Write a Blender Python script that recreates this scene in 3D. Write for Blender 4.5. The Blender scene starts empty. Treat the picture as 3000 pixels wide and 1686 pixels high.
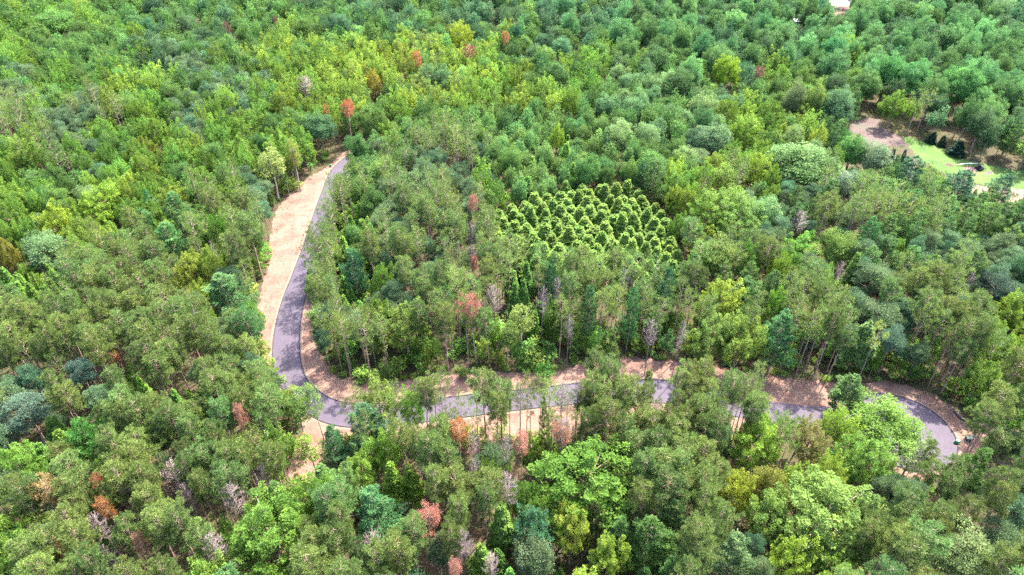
import bpy, bmesh, math, re
import numpy as np
from mathutils import Vector
from mathutils.geometry import delaunay_2d_cdt
from colorsys import rgb_to_hsv

SC = bpy.context.scene
COL = SC.collection
rad = math.radians

# ------------------------------------------------------------------ camera, sky, sun, exposure
CAM_H, PITCH, FPX = 112.0, rad(37.0), 2000.0          # metres, down tilt, focal length in 3000 px wide photo
cd = bpy.data.cameras.new('camera')
cd.sensor_width, cd.lens = 36.0, 24.0
cd.clip_start, cd.clip_end = 1.0, 6000.0
cam = bpy.data.objects.new('camera', cd)
COL.objects.link(cam)
cam.location = (0, 0, CAM_H)
cam.rotation_euler = (rad(90) - PITCH, 0, 0)
SC.camera = cam

SUN_EL, SUN_AZ = rad(57), rad(40)                     # azimuth from the view direction (+Y) towards +X
w = bpy.data.worlds.new('World')
SC.world = w
w.use_nodes = True
nt = w.node_tree
bg = nt.nodes['Background']
sky = nt.nodes.new('ShaderNodeTexSky')
sky.sky_type = 'NISHITA'
sky.sun_disc = False
sky.air_density, sky.dust_density, sky.ozone_density = 0.75, 2.6, 0.7
sky.sun_elevation, sky.sun_rotation = SUN_EL, SUN_AZ
nt.links.new(sky.outputs[0], bg.inputs[0])
bg.inputs[1].default_value = 0.15
sl = bpy.data.lights.new('sun', 'SUN')
sl.energy, sl.angle, sl.color = 2.7, rad(0.5), (1.0, 0.93, 0.80)
sun = bpy.data.objects.new('sun', sl)
COL.objects.link(sun)
S = Vector((math.sin(SUN_AZ) * math.cos(SUN_EL), math.cos(SUN_AZ) * math.cos(SUN_EL), math.sin(SUN_EL)))
sun.rotation_euler = S.to_track_quat('Z', 'Y').to_euler()
SC.view_settings.view_transform = 'Standard'
SC.view_settings.look = 'None'
SC.view_settings.gamma = 1.0
SC.view_settings.exposure = 3.4
cy = SC.cycles
cy.max_bounces, cy.diffuse_bounces, cy.glossy_bounces, cy.transmission_bounces = 5, 4, 1, 4
cy.volume_bounces = 1
cy.use_denoising = False
cy.caustics_reflective = cy.caustics_refractive = False
cy.sample_clamp_indirect = 4.0

# ------------------------------------------------------------------ camera arithmetic (photo pixels, 3000 x 1686, to metres)
SP, CP = math.sin(PITCH), math.cos(PITCH)

def ground(px, py, z=0.0):
    u, v = (px - 1500) / FPX, (py - 843) / FPX
    d = (CAM_H - z) / (SP + v * CP)
    return u * d, d * (CP - v * SP)

def project(x, y, z):
    h = CAM_H - z
    d = y * CP + h * SP
    v = (h * CP - y * SP) / d
    return 1500 + FPX * x / d, 843 + FPX * v, d

def inside(poly, x, y):
    c, n, j = False, len(poly), len(poly) - 1
    for i in range(n):
        xi, yi = poly[i]
        xj, yj = poly[j]
        if (yi > y) != (yj > y) and x < (xj - xi) * (y - yi) / (yj - yi) + xi:
            c = not c
        j = i
    return c

# ------------------------------------------------------------------ materials
def mat(name):
    m = bpy.data.materials.new(name)
    m.use_nodes = True
    t = m.node_tree
    t.nodes.clear()
    return m, t, t.nodes, t.links

def leaf_mat(name, attr=False, trans=0.42, rough=0.65, spec=0.10):
    m, t, N, Lk = mat(name)
    out = N.new('ShaderNodeOutputMaterial')
    if attr:
        src = N.new('ShaderNodeAttribute'); src.attribute_name = 'col'
        c = src.outputs['Color']
    else:
        src = N.new('ShaderNodeObjectInfo')
        c = src.outputs['Color']
    va = N.new('ShaderNodeAttribute'); va.attribute_name = 'var'
    rm = N.new('ShaderNodeMapRange')
    rm.inputs['To Min'].default_value, rm.inputs['To Max'].default_value = 0.62, 1.42
    Lk.new(va.outputs['Fac'], rm.inputs['Value'])
    hs = N.new('ShaderNodeHueSaturation')
    hm = N.new('ShaderNodeMapRange')
    hm.inputs['To Min'].default_value, hm.inputs['To Max'].default_value = 0.515, 0.485
    Lk.new(va.outputs['Fac'], hm.inputs['Value'])
    Lk.new(hm.outputs[0], hs.inputs['Hue'])
    Lk.new(rm.outputs[0], hs.inputs['Value'])
    Lk.new(c, hs.inputs['Color'])
    p = N.new('ShaderNodeBsdfPrincipled')
    p.inputs['Roughness'].default_value = rough
    p.inputs['Specular IOR Level'].default_value = spec
    Lk.new(hs.outputs[0], p.inputs['Base Color'])
    tr = N.new('ShaderNodeBsdfTranslucent')
    h2 = N.new('ShaderNodeHueSaturation')
    h2.inputs['Hue'].default_value = 0.49
    h2.inputs['Saturation'].default_value = 1.05
    h2.inputs['Value'].default_value = 1.35
    Lk.new(hs.outputs[0], h2.inputs['Color'])
    Lk.new(h2.outputs[0], tr.inputs['Color'])
    mx = N.new('ShaderNodeMixShader')
    mx.inputs[0].default_value = trans
    Lk.new(p.outputs[0], mx.inputs[1]); Lk.new(tr.outputs[0], mx.inputs[2])
    Lk.new(mx.outputs[0], out.inputs[0])
    return m

def noisy_mat(name, cols, scale=0.4, rough=0.9, bump=0.3, bscale=3.0, detail=8.0, spec=0.2, lo=0.3, hi=0.7, extra=None):
    m, t, N, Lk = mat(name)
    out = N.new('ShaderNodeOutputMaterial')
    g = N.new('ShaderNodeNewGeometry')
    no = N.new('ShaderNodeTexNoise')
    no.inputs['Scale'].default_value, no.inputs['Detail'].default_value = scale, detail
    no.inputs['Roughness'].default_value = 0.62
    Lk.new(g.outputs['Position'], no.inputs['Vector'])
    r = N.new('ShaderNodeValToRGB')
    e = r.color_ramp.elements
    n = len(cols)
    e[0].position, e[1].position = lo, hi
    for i in range(1, n - 1):
        e.new(lo + (hi - lo) * i / (n - 1))
    for i, cc in enumerate(cols):
        e[i].color = (*cc, 1)
    Lk.new(no.outputs[0], r.inputs[0])
    p = N.new('ShaderNodeBsdfPrincipled')
    p.inputs['Roughness'].default_value = rough
    p.inputs['Specular IOR Level'].default_value = spec
    c = r.outputs[0]
    if extra:
        c = extra(N, Lk, c, g)
    Lk.new(c, p.inputs['Base Color'])
    if bump:
        n2 = N.new('ShaderNodeTexNoise')
        n2.inputs['Scale'].default_value, n2.inputs['Detail'].default_value = bscale, 6
        Lk.new(g.outputs['Position'], n2.inputs['Vector'])
        b = N.new('ShaderNodeBump')
        b.inputs['Strength'].default_value = bump
        b.inputs['Distance'].default_value = 0.3
        Lk.new(n2.outputs[0], b.inputs['Height'])
        Lk.new(b.outputs[0], p.inputs['Normal'])
    Lk.new(p.outputs[0], out.inputs[0])
    return m

def mixc(N, Lk, fac, a, b, blend='MIX'):
    x = N.new('ShaderNodeMix')
    x.data_type, x.blend_type = 'RGBA', blend
    for sock, val in ((x.inputs[0], fac), (x.inputs[6], a), (x.inputs[7], b)):
        if hasattr(val, 'links') or hasattr(val, 'is_linked'):
            Lk.new(val, sock)
        elif isinstance(val, (int, float)):
            sock.default_value = val
        else:
            sock.default_value = (*val, 1)
    return x.outputs[2]

def dirt_extra(N, Lk, c, g):
    # tyre and grader streaks that run along the road, plus scattered litter
    at = N.new('ShaderNodeAttribute'); at.attribute_name = 'along'
    mp = N.new('ShaderNodeVectorMath'); mp.operation = 'MULTIPLY'
    Lk.new(at.outputs['Vector'], mp.inputs[0]); mp.inputs[1].default_value = (1.7, 0.05, 0)
    n = N.new('ShaderNodeTexNoise'); n.inputs['Scale'].default_value = 1.0; n.inputs['Detail'].default_value = 5
    Lk.new(mp.outputs[0], n.inputs['Vector'])
    r = N.new('ShaderNodeMapRange'); r.inputs['From Min'].default_value, r.inputs['From Max'].default_value = 0.42, 0.68
    Lk.new(n.outputs[0], r.inputs['Value'])
    c = mixc(N, Lk, r.outputs[0], c, (0.122, 0.068, 0.052))
    n2 = N.new('ShaderNodeTexNoise'); n2.inputs['Scale'].default_value = 1.3; n2.inputs['Detail'].default_value = 9
    n2.inputs['Roughness'].default_value = 0.75
    Lk.new(g.outputs['Position'], n2.inputs['Vector'])
    r2 = N.new('ShaderNodeMapRange'); r2.inputs['From Min'].default_value, r2.inputs['From Max'].default_value = 0.555, 0.65
    Lk.new(n2.outputs[0], r2.inputs['Value'])
    return mixc(N, Lk, r2.outputs[0], c, (0.11, 0.065, 0.048))

def road_extra(N, Lk, c, g):
    at = N.new('ShaderNodeAttribute'); at.attribute_name = 'along'
    mp = N.new('ShaderNodeVectorMath'); mp.operation = 'MULTIPLY'
    Lk.new(at.outputs['Vector'], mp.inputs[0]); mp.inputs[1].default_value = (1.6, 0.03, 0)
    n = N.new('ShaderNodeTexNoise'); n.inputs['Scale'].default_value = 1.0; n.inputs['Detail'].default_value = 4
    Lk.new(mp.outputs[0], n.inputs['Vector'])
    r = N.new('ShaderNodeMapRange'); r.inputs['From Min'].default_value, r.inputs['From Max'].default_value = 0.35, 0.7
    r.inputs['To Max'].default_value = 0.55
    Lk.new(n.outputs[0], r.inputs['Value'])
    return mixc(N, Lk, r.outputs[0], c, (0.053, 0.043, 0.060))

M_LEAF = leaf_mat('leaf', trans=0.42)
M_NEEDLE = leaf_mat('needle', trans=0.32, rough=0.6, spec=0.12)
M_FAR = leaf_mat('far_leaf', attr=True)
M_BARK = noisy_mat('bark', [(0.10, 0.07, 0.055), (0.24, 0.17, 0.13), (0.34, 0.26, 0.21)], scale=2.2, bump=0.6, bscale=6)
M_REDBARK = noisy_mat('pine_bark', [(0.15, 0.095, 0.075), (0.32, 0.21, 0.16), (0.42, 0.31, 0.25)], scale=2.0, bump=0.6, bscale=6)
M_PALEBARK = noisy_mat('pale_bark', [(0.28, 0.24, 0.19), (0.48, 0.43, 0.36)], scale=1.5, bump=0.4, bscale=5)
M_DEADWOOD = noisy_mat('dead_wood', [(0.095, 0.070, 0.066), (0.165, 0.125, 0.120), (0.215, 0.170, 0.165)], scale=1.2, bump=0.2, bscale=5)
M_FLOOR = noisy_mat('forest_floor', [(0.022, 0.015, 0.009), (0.046, 0.029, 0.018), (0.032, 0.036, 0.013), (0.066, 0.042, 0.027)], scale=0.35, bump=0.6, bscale=2.0)
M_DIRT = noisy_mat('graded_dirt', [(0.060, 0.031, 0.025), (0.098, 0.055, 0.043), (0.140, 0.092, 0.070), (0.076, 0.042, 0.036)], scale=0.16, bump=1.0, bscale=1.6, extra=dirt_extra)
M_ROAD = noisy_mat('asphalt', [(0.036, 0.028, 0.042), (0.047, 0.037, 0.054)], scale=0.5, rough=0.8, bump=0.12, bscale=30, spec=0.3, extra=road_extra)
M_CURB = noisy_mat('curb_asphalt', [(0.022, 0.018, 0.022), (0.04, 0.033, 0.038)], scale=1.5, rough=0.8, bump=0.2, bscale=12)
M_SAND = noisy_mat('sand_edge', [(0.115, 0.075, 0.058), (0.155, 0.110, 0.086)], scale=1.5, bump=0.4, bscale=6)
M_LAWN = noisy_mat('lawn_grass', [(0.020, 0.048, 0.013), (0.036, 0.076, 0.013), (0.050, 0.084, 0.018), (0.07, 0.066, 0.030)], scale=0.09, bump=0.4, bscale=5, lo=0.32, hi=0.72)
M_GRAVEL = noisy_mat('gravel', [(0.048, 0.032, 0.032), (0.072, 0.050, 0.046), (0.056, 0.060, 0.046)], scale=0.1, bump=0.5, bscale=5)

def plain(name, c, rough=0.5, metal=0.0, var=0.25, scale=4.0, spec=0.4):
    a = tuple(x * (1 - var) for x in c)
    b = tuple(min(1, x * (1 + var)) for x in c)
    m = noisy_mat(name, [a, b], scale=scale, rough=rough, bump=0.0, spec=spec)
    m.node_tree.nodes['Principled BSDF'].inputs['Metallic'].default_value = metal
    return m

# ------------------------------------------------------------------ mesh helpers
def make_mesh(name, V, Q, mats, mi=None, attrs=None, smooth=False):
    me = bpy.data.meshes.new(name)
    V = np.asarray(V, np.float32); Q = np.asarray(Q, np.int32)
    me.vertices.add(len(V)); me.vertices.foreach_set('co', V.ravel())
    k = Q.shape[1]
    me.loops.add(Q.size); me.loops.foreach_set('vertex_index', Q.ravel())
    me.polygons.add(len(Q))
    me.polygons.foreach_set('loop_start', np.arange(0, Q.size, k, dtype=np.int32))
    me.polygons.foreach_set('loop_total', np.full(len(Q), k, np.int32))
    if mi is not None:
        me.polygons.foreach_set('material_index', np.asarray(mi, np.int32))
    me.polygons.foreach_set('use_smooth', np.full(len(Q), smooth, bool))
    for m in mats:
        me.materials.append(m)
    for an, (typ, arr) in (attrs or {}).items():
        at = me.attributes.new(an, typ, 'POINT')
        at.data.foreach_set({'FLOAT': 'value', 'FLOAT_COLOR': 'color', 'FLOAT_VECTOR': 'vector'}[typ], np.asarray(arr, np.float32).ravel())
    me.update(calc_edges=True)
    return me

def unit(a):
    return a / np.maximum(np.linalg.norm(a, axis=-1, keepdims=True), 1e-9)

def cards(P, D, Nn, L, W, droop=0.2):
    """leaf sprays: one folded rhombus each, from P along D, facing Nn"""
    D = unit(D); s = unit(np.cross(D, Nn)); n = np.cross(s, D)
    L = L[:, None]; W = W[:, None]
    mid = P + D * L * 0.5 + n * L * 0.08
    tip = P + D * L - n * L * droop
    V = np.stack([P, mid + s * W * 0.5, tip, mid - s * W * 0.5], 1).reshape(-1, 3)
    Q = np.arange(len(V)).reshape(-1, 4)
    return V, Q

def tube(pts, rads, sides=5):
    pts = np.asarray(pts, float); n = len(pts)
    t = np.gradient(pts, axis=0); t = unit(t)
    ref = np.where(np.abs(t[:, 2:3]) > 0.9, np.array([[1.0, 0, 0]]), np.array([[0, 0, 1.0]]))
    a = unit(np.cross(t, ref)); b = np.cross(t, a)
    an = np.arange(sides) * 2 * math.pi / sides
    ring = a[:, None] * np.cos(an)[None, :, None] + b[:, None] * np.sin(an)[None, :, None]
    V = (pts[:, None] + ring * np.asarray(rads)[:, None, None]).reshape(-1, 3)
    Q = []
    for i in range(n - 1):
        for j in range(sides):
            k = (j + 1) % sides
            Q.append((i * sides + j, i * sides + k, (i + 1) * sides + k, (i + 1) * sides + j))
    return V, np.array(Q)

def join(parts):
    V, Q, o = [], [], 0
    for v, q in parts:
        V.append(v); Q.append(q + o); o += len(v)
    return np.concatenate(V), np.concatenate(Q)

def rdir(r, n):
    return unit(r.normal(size=(n, 3)))

# ------------------------------------------------------------------ tree crowns: every function returns (V, Q, var) of the crown and (V, Q) of the wood
UP = np.array([0, 0, 1.0])

def wobble(r, a, k=0.16):
    p = r.uniform(0, 6.28, 4)
    return 1 + k * (np.sin(2 * a + p[0]) + 0.7 * np.sin(3 * a + p[1]) + 0.5 * np.sin(5 * a + p[2])) / 1.3

def hardwood(seed, R, H, cb, spiky, nt, nl, ls, lod=1.0, lobes=0, gap=0.0):
    """domed broadleaf crown of many leaf tufts. spiky: flame tufts that point up, else round lumps"""
    r = np.random.default_rng(seed)
    ch = H - cb
    zc = cb + ch * 0.42
    nt = max(8, int(nt * lod ** 0.5)); nl = max(10, int(nl * lod ** 0.5)); ls = ls * lod ** -0.42
    i = np.arange(nt) + 0.5
    z = 1 - i / nt * 1.72
    a = i * 2.399963 + r.normal(0, 0.25, nt)
    z = np.clip(z + r.normal(0, 0.08, nt), -0.8, 1)
    rho = np.sqrt(np.maximum(0, 1 - z * z))
    d = np.stack([rho * np.cos(a), rho * np.sin(a), z], 1)
    f = r.uniform(0.66, 0.98, nt) * wobble(r, a, 0.24 if lobes else 0.18)
    inner = r.random(nt) < 0.16
    f = np.where(inner, f * 0.6, f)
    up = np.where(z > 0, ch * 0.56, ch * 0.40)
    C = d * np.stack([f * R, f * R, f * up], 1)
    C[:, 2] += zc + r.normal(0, 0.05 * R, nt)
    if lobes:                                         # a few big limbs push the crown out into separate heads
        la = r.uniform(0, 6.28, lobes); lr = r.uniform(0.35, 0.62, lobes) * R; lz = cb + ch * r.uniform(0.35, 0.75, lobes)
        LC = np.stack([lr * np.cos(la), lr * np.sin(la), lz], 1)
        k = np.argmin(((C[:, None] - LC[None]) ** 2).sum(2), 1)
        C = LC[k] + (C - LC[k]) * r.uniform(0.72, 0.9, (nt, 1))
    keep = r.random(nt) > gap
    C, d = C[keep], d[keep]; nt = len(C)
    ts = R * r.uniform(0.17, 0.30, nt) * (70.0 / max(nt, 1)) ** 0.35 * 1.05
    ax = unit(d * np.array([0.75, 0.75, 0.4]) + UP * (0.75 if spiky else 0.45) + r.normal(0, 0.2, (nt, 3)))
    tv = r.normal(0.5, 0.16, nt)
    idx = np.repeat(np.arange(nt), nl); n = len(idx)
    ra = rdir(r, n)
    A = ax[idx]; T = ts[idx][:, None]
    if spiky:
        t = r.random(n)[:, None] ** 0.8
        rr = (1.05 - t) ** 0.7 * np.sqrt(r.random(n))[:, None]
        lat = ra - A * (ra * A).sum(1, keepdims=True)
        P = C[idx] + A * (t * 2.1 - 0.8) * T + unit(lat) * rr * T * 0.95
        D = A * 0.9 + unit(lat) * 0.8 + rdir(r, n) * 0.45
    else:
        rr = r.random(n)[:, None] ** 0.4
        P = C[idx] + ra * rr * T * np.array([1.15, 1.15, 0.85])
        D = ra * 0.8 + A * 0.3 + rdir(r, n) * 0.5
    Nn = unit(A * 0.55 + UP * 0.5 + d[idx] * 0.55 + rdir(r, n) * 0.40)
    L = ls * r.uniform(0.65, 1.35, n); W = L * r.uniform(0.45, 0.75, n)
    V, Q = cards(P, D, Nn, L, W, 0.22)
    var = np.repeat(np.clip(tv[idx] + r.normal(0, 0.17, n), 0, 1), 4)
    wood = trunk_limbs(r, C, H, cb, 0.018 * H * (R / 4.5) ** 0.5, 9)
    return (V, Q, var), wood

def trunk_limbs(r, C, H, cb, tr, nlimb, top=0.86):
    k = np.linspace(0, 1, 7)
    bend = np.stack([r.normal(0, 0.12, 7).cumsum() * 0.5, r.normal(0, 0.12, 7).cumsum() * 0.5, k * H * top], 1)
    bend[0, :2] = 0
    rr = tr * (1 - 0.82 * k) ; rr[0] *= 1.35
    parts = [tube(bend, rr, 7)]
    pick = r.choice(len(C), min(nlimb, len(C)), replace=False)
    for p in pick:
        zb = min(max(C[p, 2] - 0.35 * np.hypot(*C[p, :2]) - 1.0, cb * 0.75), H * top * 0.9)
        b = np.array([np.interp(zb, bend[:, 2], bend[:, 0]), np.interp(zb, bend[:, 2], bend[:, 1]), zb])
        m = (b + C[p]) / 2 + np.array([0, 0, -0.08 * H * 0.3])
        parts.append(tube([b, m, C[p]], [tr * 0.38, tr * 0.24, tr * 0.08], 4))
    return join(parts)

def pine_tufts(r, C, A, nn, L, W, tr, flat=1.0, var0=None):
    nt = len(C); idx = np.repeat(np.arange(nt), nn); n = len(idx)
    ra = rdir(r, n); ra = unit(ra + A[idx] * 0.55)
    off = ra * (r.random(n)[:, None] ** 0.5) * tr * np.array([1, 1, flat])
    D = ra + A[idx] * 0.35 + UP * 0.15
    Nn = unit(rdir(r, n) * 0.55 + UP * 0.75 + A[idx] * 0.3)
    l = L * r.uniform(0.7, 1.3, n)
    V, Q = cards(C[idx] + off, D, Nn, l, np.full(n, W) * r.uniform(0.7, 1.3, n), 0.08)
    tv = r.normal(0.5, 0.17, nt) if var0 is None else var0
    return V, Q, np.repeat(np.clip(tv[idx] + r.normal(0, 0.14, n), 0, 1), 4)

def red_pine(seed, R, H, cb, nb=46, nn=26, lod=1.0, sparse=0.0):
    """tall bare stem under an oval head of round needle tufts"""
    r = np.random.default_rng(seed)
    nb = int(nb * max(lod, 0.35)); nn = max(5, int(nn * lod)); k = lod ** -0.4
    ch = H - cb
    t = np.linspace(0.02, 0.97, nb) + r.normal(0, 0.015, nb)
    a = np.arange(nb) * 2.399963 + r.normal(0, 0.3, nb)
    prof = np.interp(t, [0, 0.18, 0.45, 0.75, 0.93, 1], [0.5, 0.85, 1.0, 0.80, 0.55, 0.3])
    ln = R * prof * r.uniform(0.55, 1.25, nb) * wobble(r, a, 0.26)
    zb = cb + t * ch - 0.12 * ln
    tips, ax, parts = [], [], []
    kz = np.linspace(0, 1, 6)
    st = np.stack([r.normal(0, 0.09, 6).cumsum() * 0.6, r.normal(0, 0.09, 6).cumsum() * 0.6, kz * H * 0.96], 1); st[0, :2] = 0
    parts.append(tube(st, 0.0115 * H * (1 - 0.8 * kz), 6))
    for i in range(nb):
        if r.random() < sparse:
            continue
        d = np.array([math.cos(a[i]), math.sin(a[i]), 0.0])
        b = np.array([np.interp(zb[i], st[:, 2], st[:, 0]), np.interp(zb[i], st[:, 2], st[:, 1]), zb[i]])
        e = b + d * ln[i] + UP * ln[i] * r.uniform(0.15, 0.45)
        parts.append(tube([b, (b + e) / 2 - UP * 0.1 * ln[i], e], [0.05, 0.035, 0.015], 3))
        m = 4 if ln[i] > 0.55 * R else 2
        for j in range(m):
            f = r.uniform(0.45, 1.0) if j else 1.0
            q = b + (e - b) * f + np.array([-d[1], d[0], 0]) * r.normal(0, 0.20) * ln[i] * f + UP * r.normal(0.1, 0.12)
            tips.append(q); ax.append(unit(d * 0.6 + UP * 0.8))
    tips.append(np.array([st[-1, 0], st[-1, 1], H - 0.4])); ax.append(UP)
    nd = int(5 + 4 * r.random())                      # dead lower twigs on the stem
    for i in range(nd):
        zz = cb - r.uniform(0.2, 0.38 * cb); aa = r.uniform(0, 6.28); l = r.uniform(0.6, 1.6)
        b = np.array([np.interp(zz, st[:, 2], st[:, 0]), np.interp(zz, st[:, 2], st[:, 1]), zz])
        parts.append(tube([b, b + np.array([math.cos(aa) * l, math.sin(aa) * l, -0.1])], [0.035, 0.012], 3))
    V, Q, var = pine_tufts(r, np.array(tips), np.array(ax), nn, 0.41 * k, 0.10 * k, 0.46 * k)
    return (V, Q, var), join(parts)

def tiered(seed, R, H, cb, gap, per, nn, L, W, droop, up, jag, spread, lod=1.0, power=0.85, tip=0.3):
    """conifers with branch whorls: plumed white pine, soft layered larch, narrow spruce"""
    r = np.random.default_rng(seed)
    if lod < 1:
        gap /= max(lod, 0.3) ** 0.35; nn = max(6, int(nn * lod ** 0.8)); L *= lod ** -0.4; W *= lod ** -0.5
    kz = np.linspace(0, 1, 6)
    st = np.stack([r.normal(0, 0.07, 6).cumsum() * 0.6, r.normal(0, 0.07, 6).cumsum() * 0.6, kz * H * 0.98], 1); st[0, :2] = 0
    wood = [tube(st, 0.0125 * H * (1 - 0.88 * kz), 6)]
    P, D, Nn, LL, VV = [], [], [], [], []
    z = cb
    ph = r.uniform(0, 6.28)
    side = r.uniform(0, 6.28)
    while z < H - 0.35:
        t = (z - cb) / (H - cb)
        ln0 = R * (np.interp(t, [0, 0.16, 1], [0.8, 1, tip * 0.25]) if power >= 1 else max(1 - t, 0.02) ** power * np.interp(t, [0, 0.12], [0.82, 1]))
        n = max(3, int(round(per * np.interp(t, [0, 1], [1.15, 0.7]))))
        for j in range(n):
            a = ph + j * 6.283 / n + r.normal(0, 0.22)
            ln = max(0.25, ln0 * (1 + jag * r.normal(0, 0.5)) * (1 + 0.18 * jag * math.cos(a - side)))
            d = np.array([math.cos(a), math.sin(a), 0.0]); s = np.array([-d[1], d[0], 0.0])
            b = np.array([np.interp(z, st[:, 2], st[:, 0]), np.interp(z, st[:, 2], st[:, 1]), z + r.normal(0, gap * 0.2)])
            m = max(5, int(nn * (0.35 + 0.65 * ln / R)))
            f = 0.22 + 0.78 * r.random(m) ** 0.75
            lat = r.uniform(-1, 1, m) * spread * (1.08 - f) ** 0.6 * (0.35 + 0.65 * ln / R) * R * 0.5
            zz = up * ln * f ** 1.6 - droop * ln * f * f + r.normal(0, 0.10 + 0.05 * ln, m)
            P.append(b + d * (f * ln)[:, None] + s * lat[:, None] + UP * zz[:, None])
            D.append(d * 0.9 + s * (lat / (np.abs(lat).max() + 0.1) * 0.8)[:, None] + UP * (up - droop + 0.25) + rdir(r, m) * 0.45)
            Nn.append(UP * 0.85 + d * 0.35 + rdir(r, m) * 0.5)
            LL.append(L * r.uniform(0.7, 1.3, m)); VV.append(np.clip(r.normal(0.5, 0.15) + r.normal(0, 0.13, m), 0, 1))
            e = b + d * ln * 0.9 + UP * (up - droop) * ln * 0.85
            if ln > 0.3 * R and j % 2 == 0:
                wood.append(tube([b, e], [0.045, 0.012], 3))
        z += gap * r.uniform(0.75, 1.25) * np.interp(t, [0, 1], [1.1, 0.75]); ph += 0.9
    m = max(6, nn // 3)
    tp = np.array([st[-1, 0], st[-1, 1], H - 0.45])
    P.append(tp + r.normal(0, 0.07, (m, 3)) + UP * r.uniform(-0.3, 0.3, m)[:, None]); D.append(UP * 1.0 + rdir(r, m) * 0.6); Nn.append(rdir(r, m)); LL.append(np.full(m, L)); VV.append(np.full(m, 0.6))
    P, D, Nn, LL, VV = (np.concatenate(x) for x in (P, D, Nn, LL, VV))
    V, Q = cards(P, D, unit(Nn), LL, W * LL / L, 0.12)
    return (V, Q, np.repeat(VV, 4)), join(wood)

def scots_pine(seed, R, H, cb, npad=24, nn=190, lod=1.0):
    """soft grey-green cloud pads on crooked limbs"""
    r = np.random.default_rng(seed)
    ch = H - cb
    i = np.arange(npad) + 0.5
    z = 1 - i / npad * 1.75; a = i * 2.4 + r.normal(0, 0.4, npad)
    rho = np.sqrt(np.maximum(0, 1 - z * z))
    f = r.uniform(0.55, 0.92, npad)
    C = np.stack([rho * np.cos(a) * f * R, rho * np.sin(a) * f * R, cb + ch * 0.5 + z * ch * 0.46 * f], 1)
    ps = R * r.uniform(0.24, 0.40, npad)
    nn = max(14, int(nn * lod)); k = lod ** -0.42
    idx = np.repeat(np.arange(npad), nn); n = len(idx)
    ra = rdir(r, n)
    P = C[idx] + ra * (r.random(n)[:, None] ** 0.45) * ps[idx][:, None] * np.array([1.1, 1.1, 0.62])
    D = ra * 0.7 + UP * 0.45 + rdir(r, n) * 0.5
    V, Q = cards(P, D, unit(UP * 0.6 + rdir(r, n)), 0.32 * k * r.uniform(0.7, 1.3, n), np.full(n, 0.105 * k), 0.1)
    tv = r.normal(0.5, 0.15, npad)
    return (V, Q, np.repeat(np.clip(tv[idx] + r.normal(0, 0.14, n), 0, 1), 4)), trunk_limbs(r, C, H, cb, 0.012 * H, 10, 0.9)

def bare_tree(seed, R, H, cb, nb=64, curl=0.5, narrow=1.0):
    """leafless dead tree: stem, boughs and twigs, as (boughs, stem)"""
    r = np.random.default_rng(seed)
    kz = np.linspace(0, 1, 7)
    st = np.stack([r.normal(0, 0.10, 7).cumsum() * 0.6, r.normal(0, 0.10, 7).cumsum() * 0.6, kz * H], 1); st[0, :2] = 0
    parts = []
    for i in range(nb):
        t = (i + r.random()) / nb
        z = cb + t * (H - cb) * 0.97
        a = i * 2.4 + r.normal(0, 0.4)
        ln = R * np.interp(t, [0, 0.3, 0.7, 1], [0.75, 1.0, 0.82, 0.3]) * r.uniform(0.7, 1.15)
        d = np.array([math.cos(a), math.sin(a), 0.0]); s = np.array([-d[1], d[0], 0])
        b = np.array([np.interp(z, st[:, 2], st[:, 0]), np.interp(z, st[:, 2], st[:, 1]), z])
        m = b + d * ln * 0.5 + UP * ln * r.normal(-0.02, 0.08)
        e = b + d * ln + UP * ln * (curl * r.uniform(0.4, 1.2) - 0.1) + s * r.normal(0, 0.15) * ln
        parts.append(tube([b, m, e], [0.050, 0.038, 0.018], 3))
        for j in range(6):
            f = r.uniform(0.4, 1.0)
            q = m + (e - m) * max(0, (f - 0.5) * 2) if f > 0.5 else b + (m - b) * f * 2
            x = q + (d * r.uniform(0.1, 0.5) + s * r.choice([-1, 1]) * r.uniform(0.25, 0.55) + UP * r.uniform(0.0, 0.55) * (curl + 0.3)) * ln * 0.55
            parts.append(tube([q, x], [0.028, 0.015], 3))
    V, Q = join(parts)
    return (V, Q, np.full(len(V), 0.5)), tube(st, 0.0125 * H * (1 - 0.85 * kz), 6)

# ------------------------------------------------------------------ the kinds of tree
# code: name, nominal R, H, crown base, leaf material, bark, builder(seed, lod), variants
def B_maple(s, l=1.0): return hardwood(s, 4.6, 16, 4.6, True, 100, 118, 0.32, l)
def B_bigmaple(s, l=1.0): return hardwood(s, 4.6, 16, 3.4, True, 230, 100, 0.235, l)
def B_oak(s, l=1.0): return hardwood(s, 4.8, 16, 4.2, False, 100, 118, 0.33, l, lobes=5)
def B_ash(s, l=1.0): return hardwood(s, 6.2, 20, 5.0, False, 150, 110, 0.38, l, lobes=7)
def B_aspen(s, l=1.0): return hardwood(s, 2.5, 17, 6.5, False, 46, 66, 0.34, l, gap=0.2)
def B_red(s, l=1.0): return red_pine(s, 2.9, 20, 11.8, 46, 46, l)
def B_white(s, l=1.0): return tiered(s, 3.4, 18, 5.0, 1.25, 5.5, 175, 0.44, 0.125, 0.02, 0.30, 0.75, 0.95, l, 0.62)
def B_larch(s, l=1.0): return tiered(s, 2.6, 10.5, 3.0, 0.95, 8, 105, 0.42, 0.25, 0.34, 0.10, 0.42, 1.15, l, 0.95)
def B_spruce(s, l=1.0): return tiered(s, 2.1, 11, 0.6, 0.62, 7, 60, 0.36, 0.14, 0.28, 0.06, 0.2, 0.85, l, 0.95)
def B_scots(s, l=1.0): return scots_pine(s, 3.0, 14, 5.2, 24, 330, l)
def B_deadpine(s, l=1.0): return red_pine(s, 2.6, 18, 12.6, 44, 22, l, 0.06)
def B_bare(s, l=1.0): return bare_tree(s, 2.7, 16, 9.2, 60, 0.32)
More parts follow.
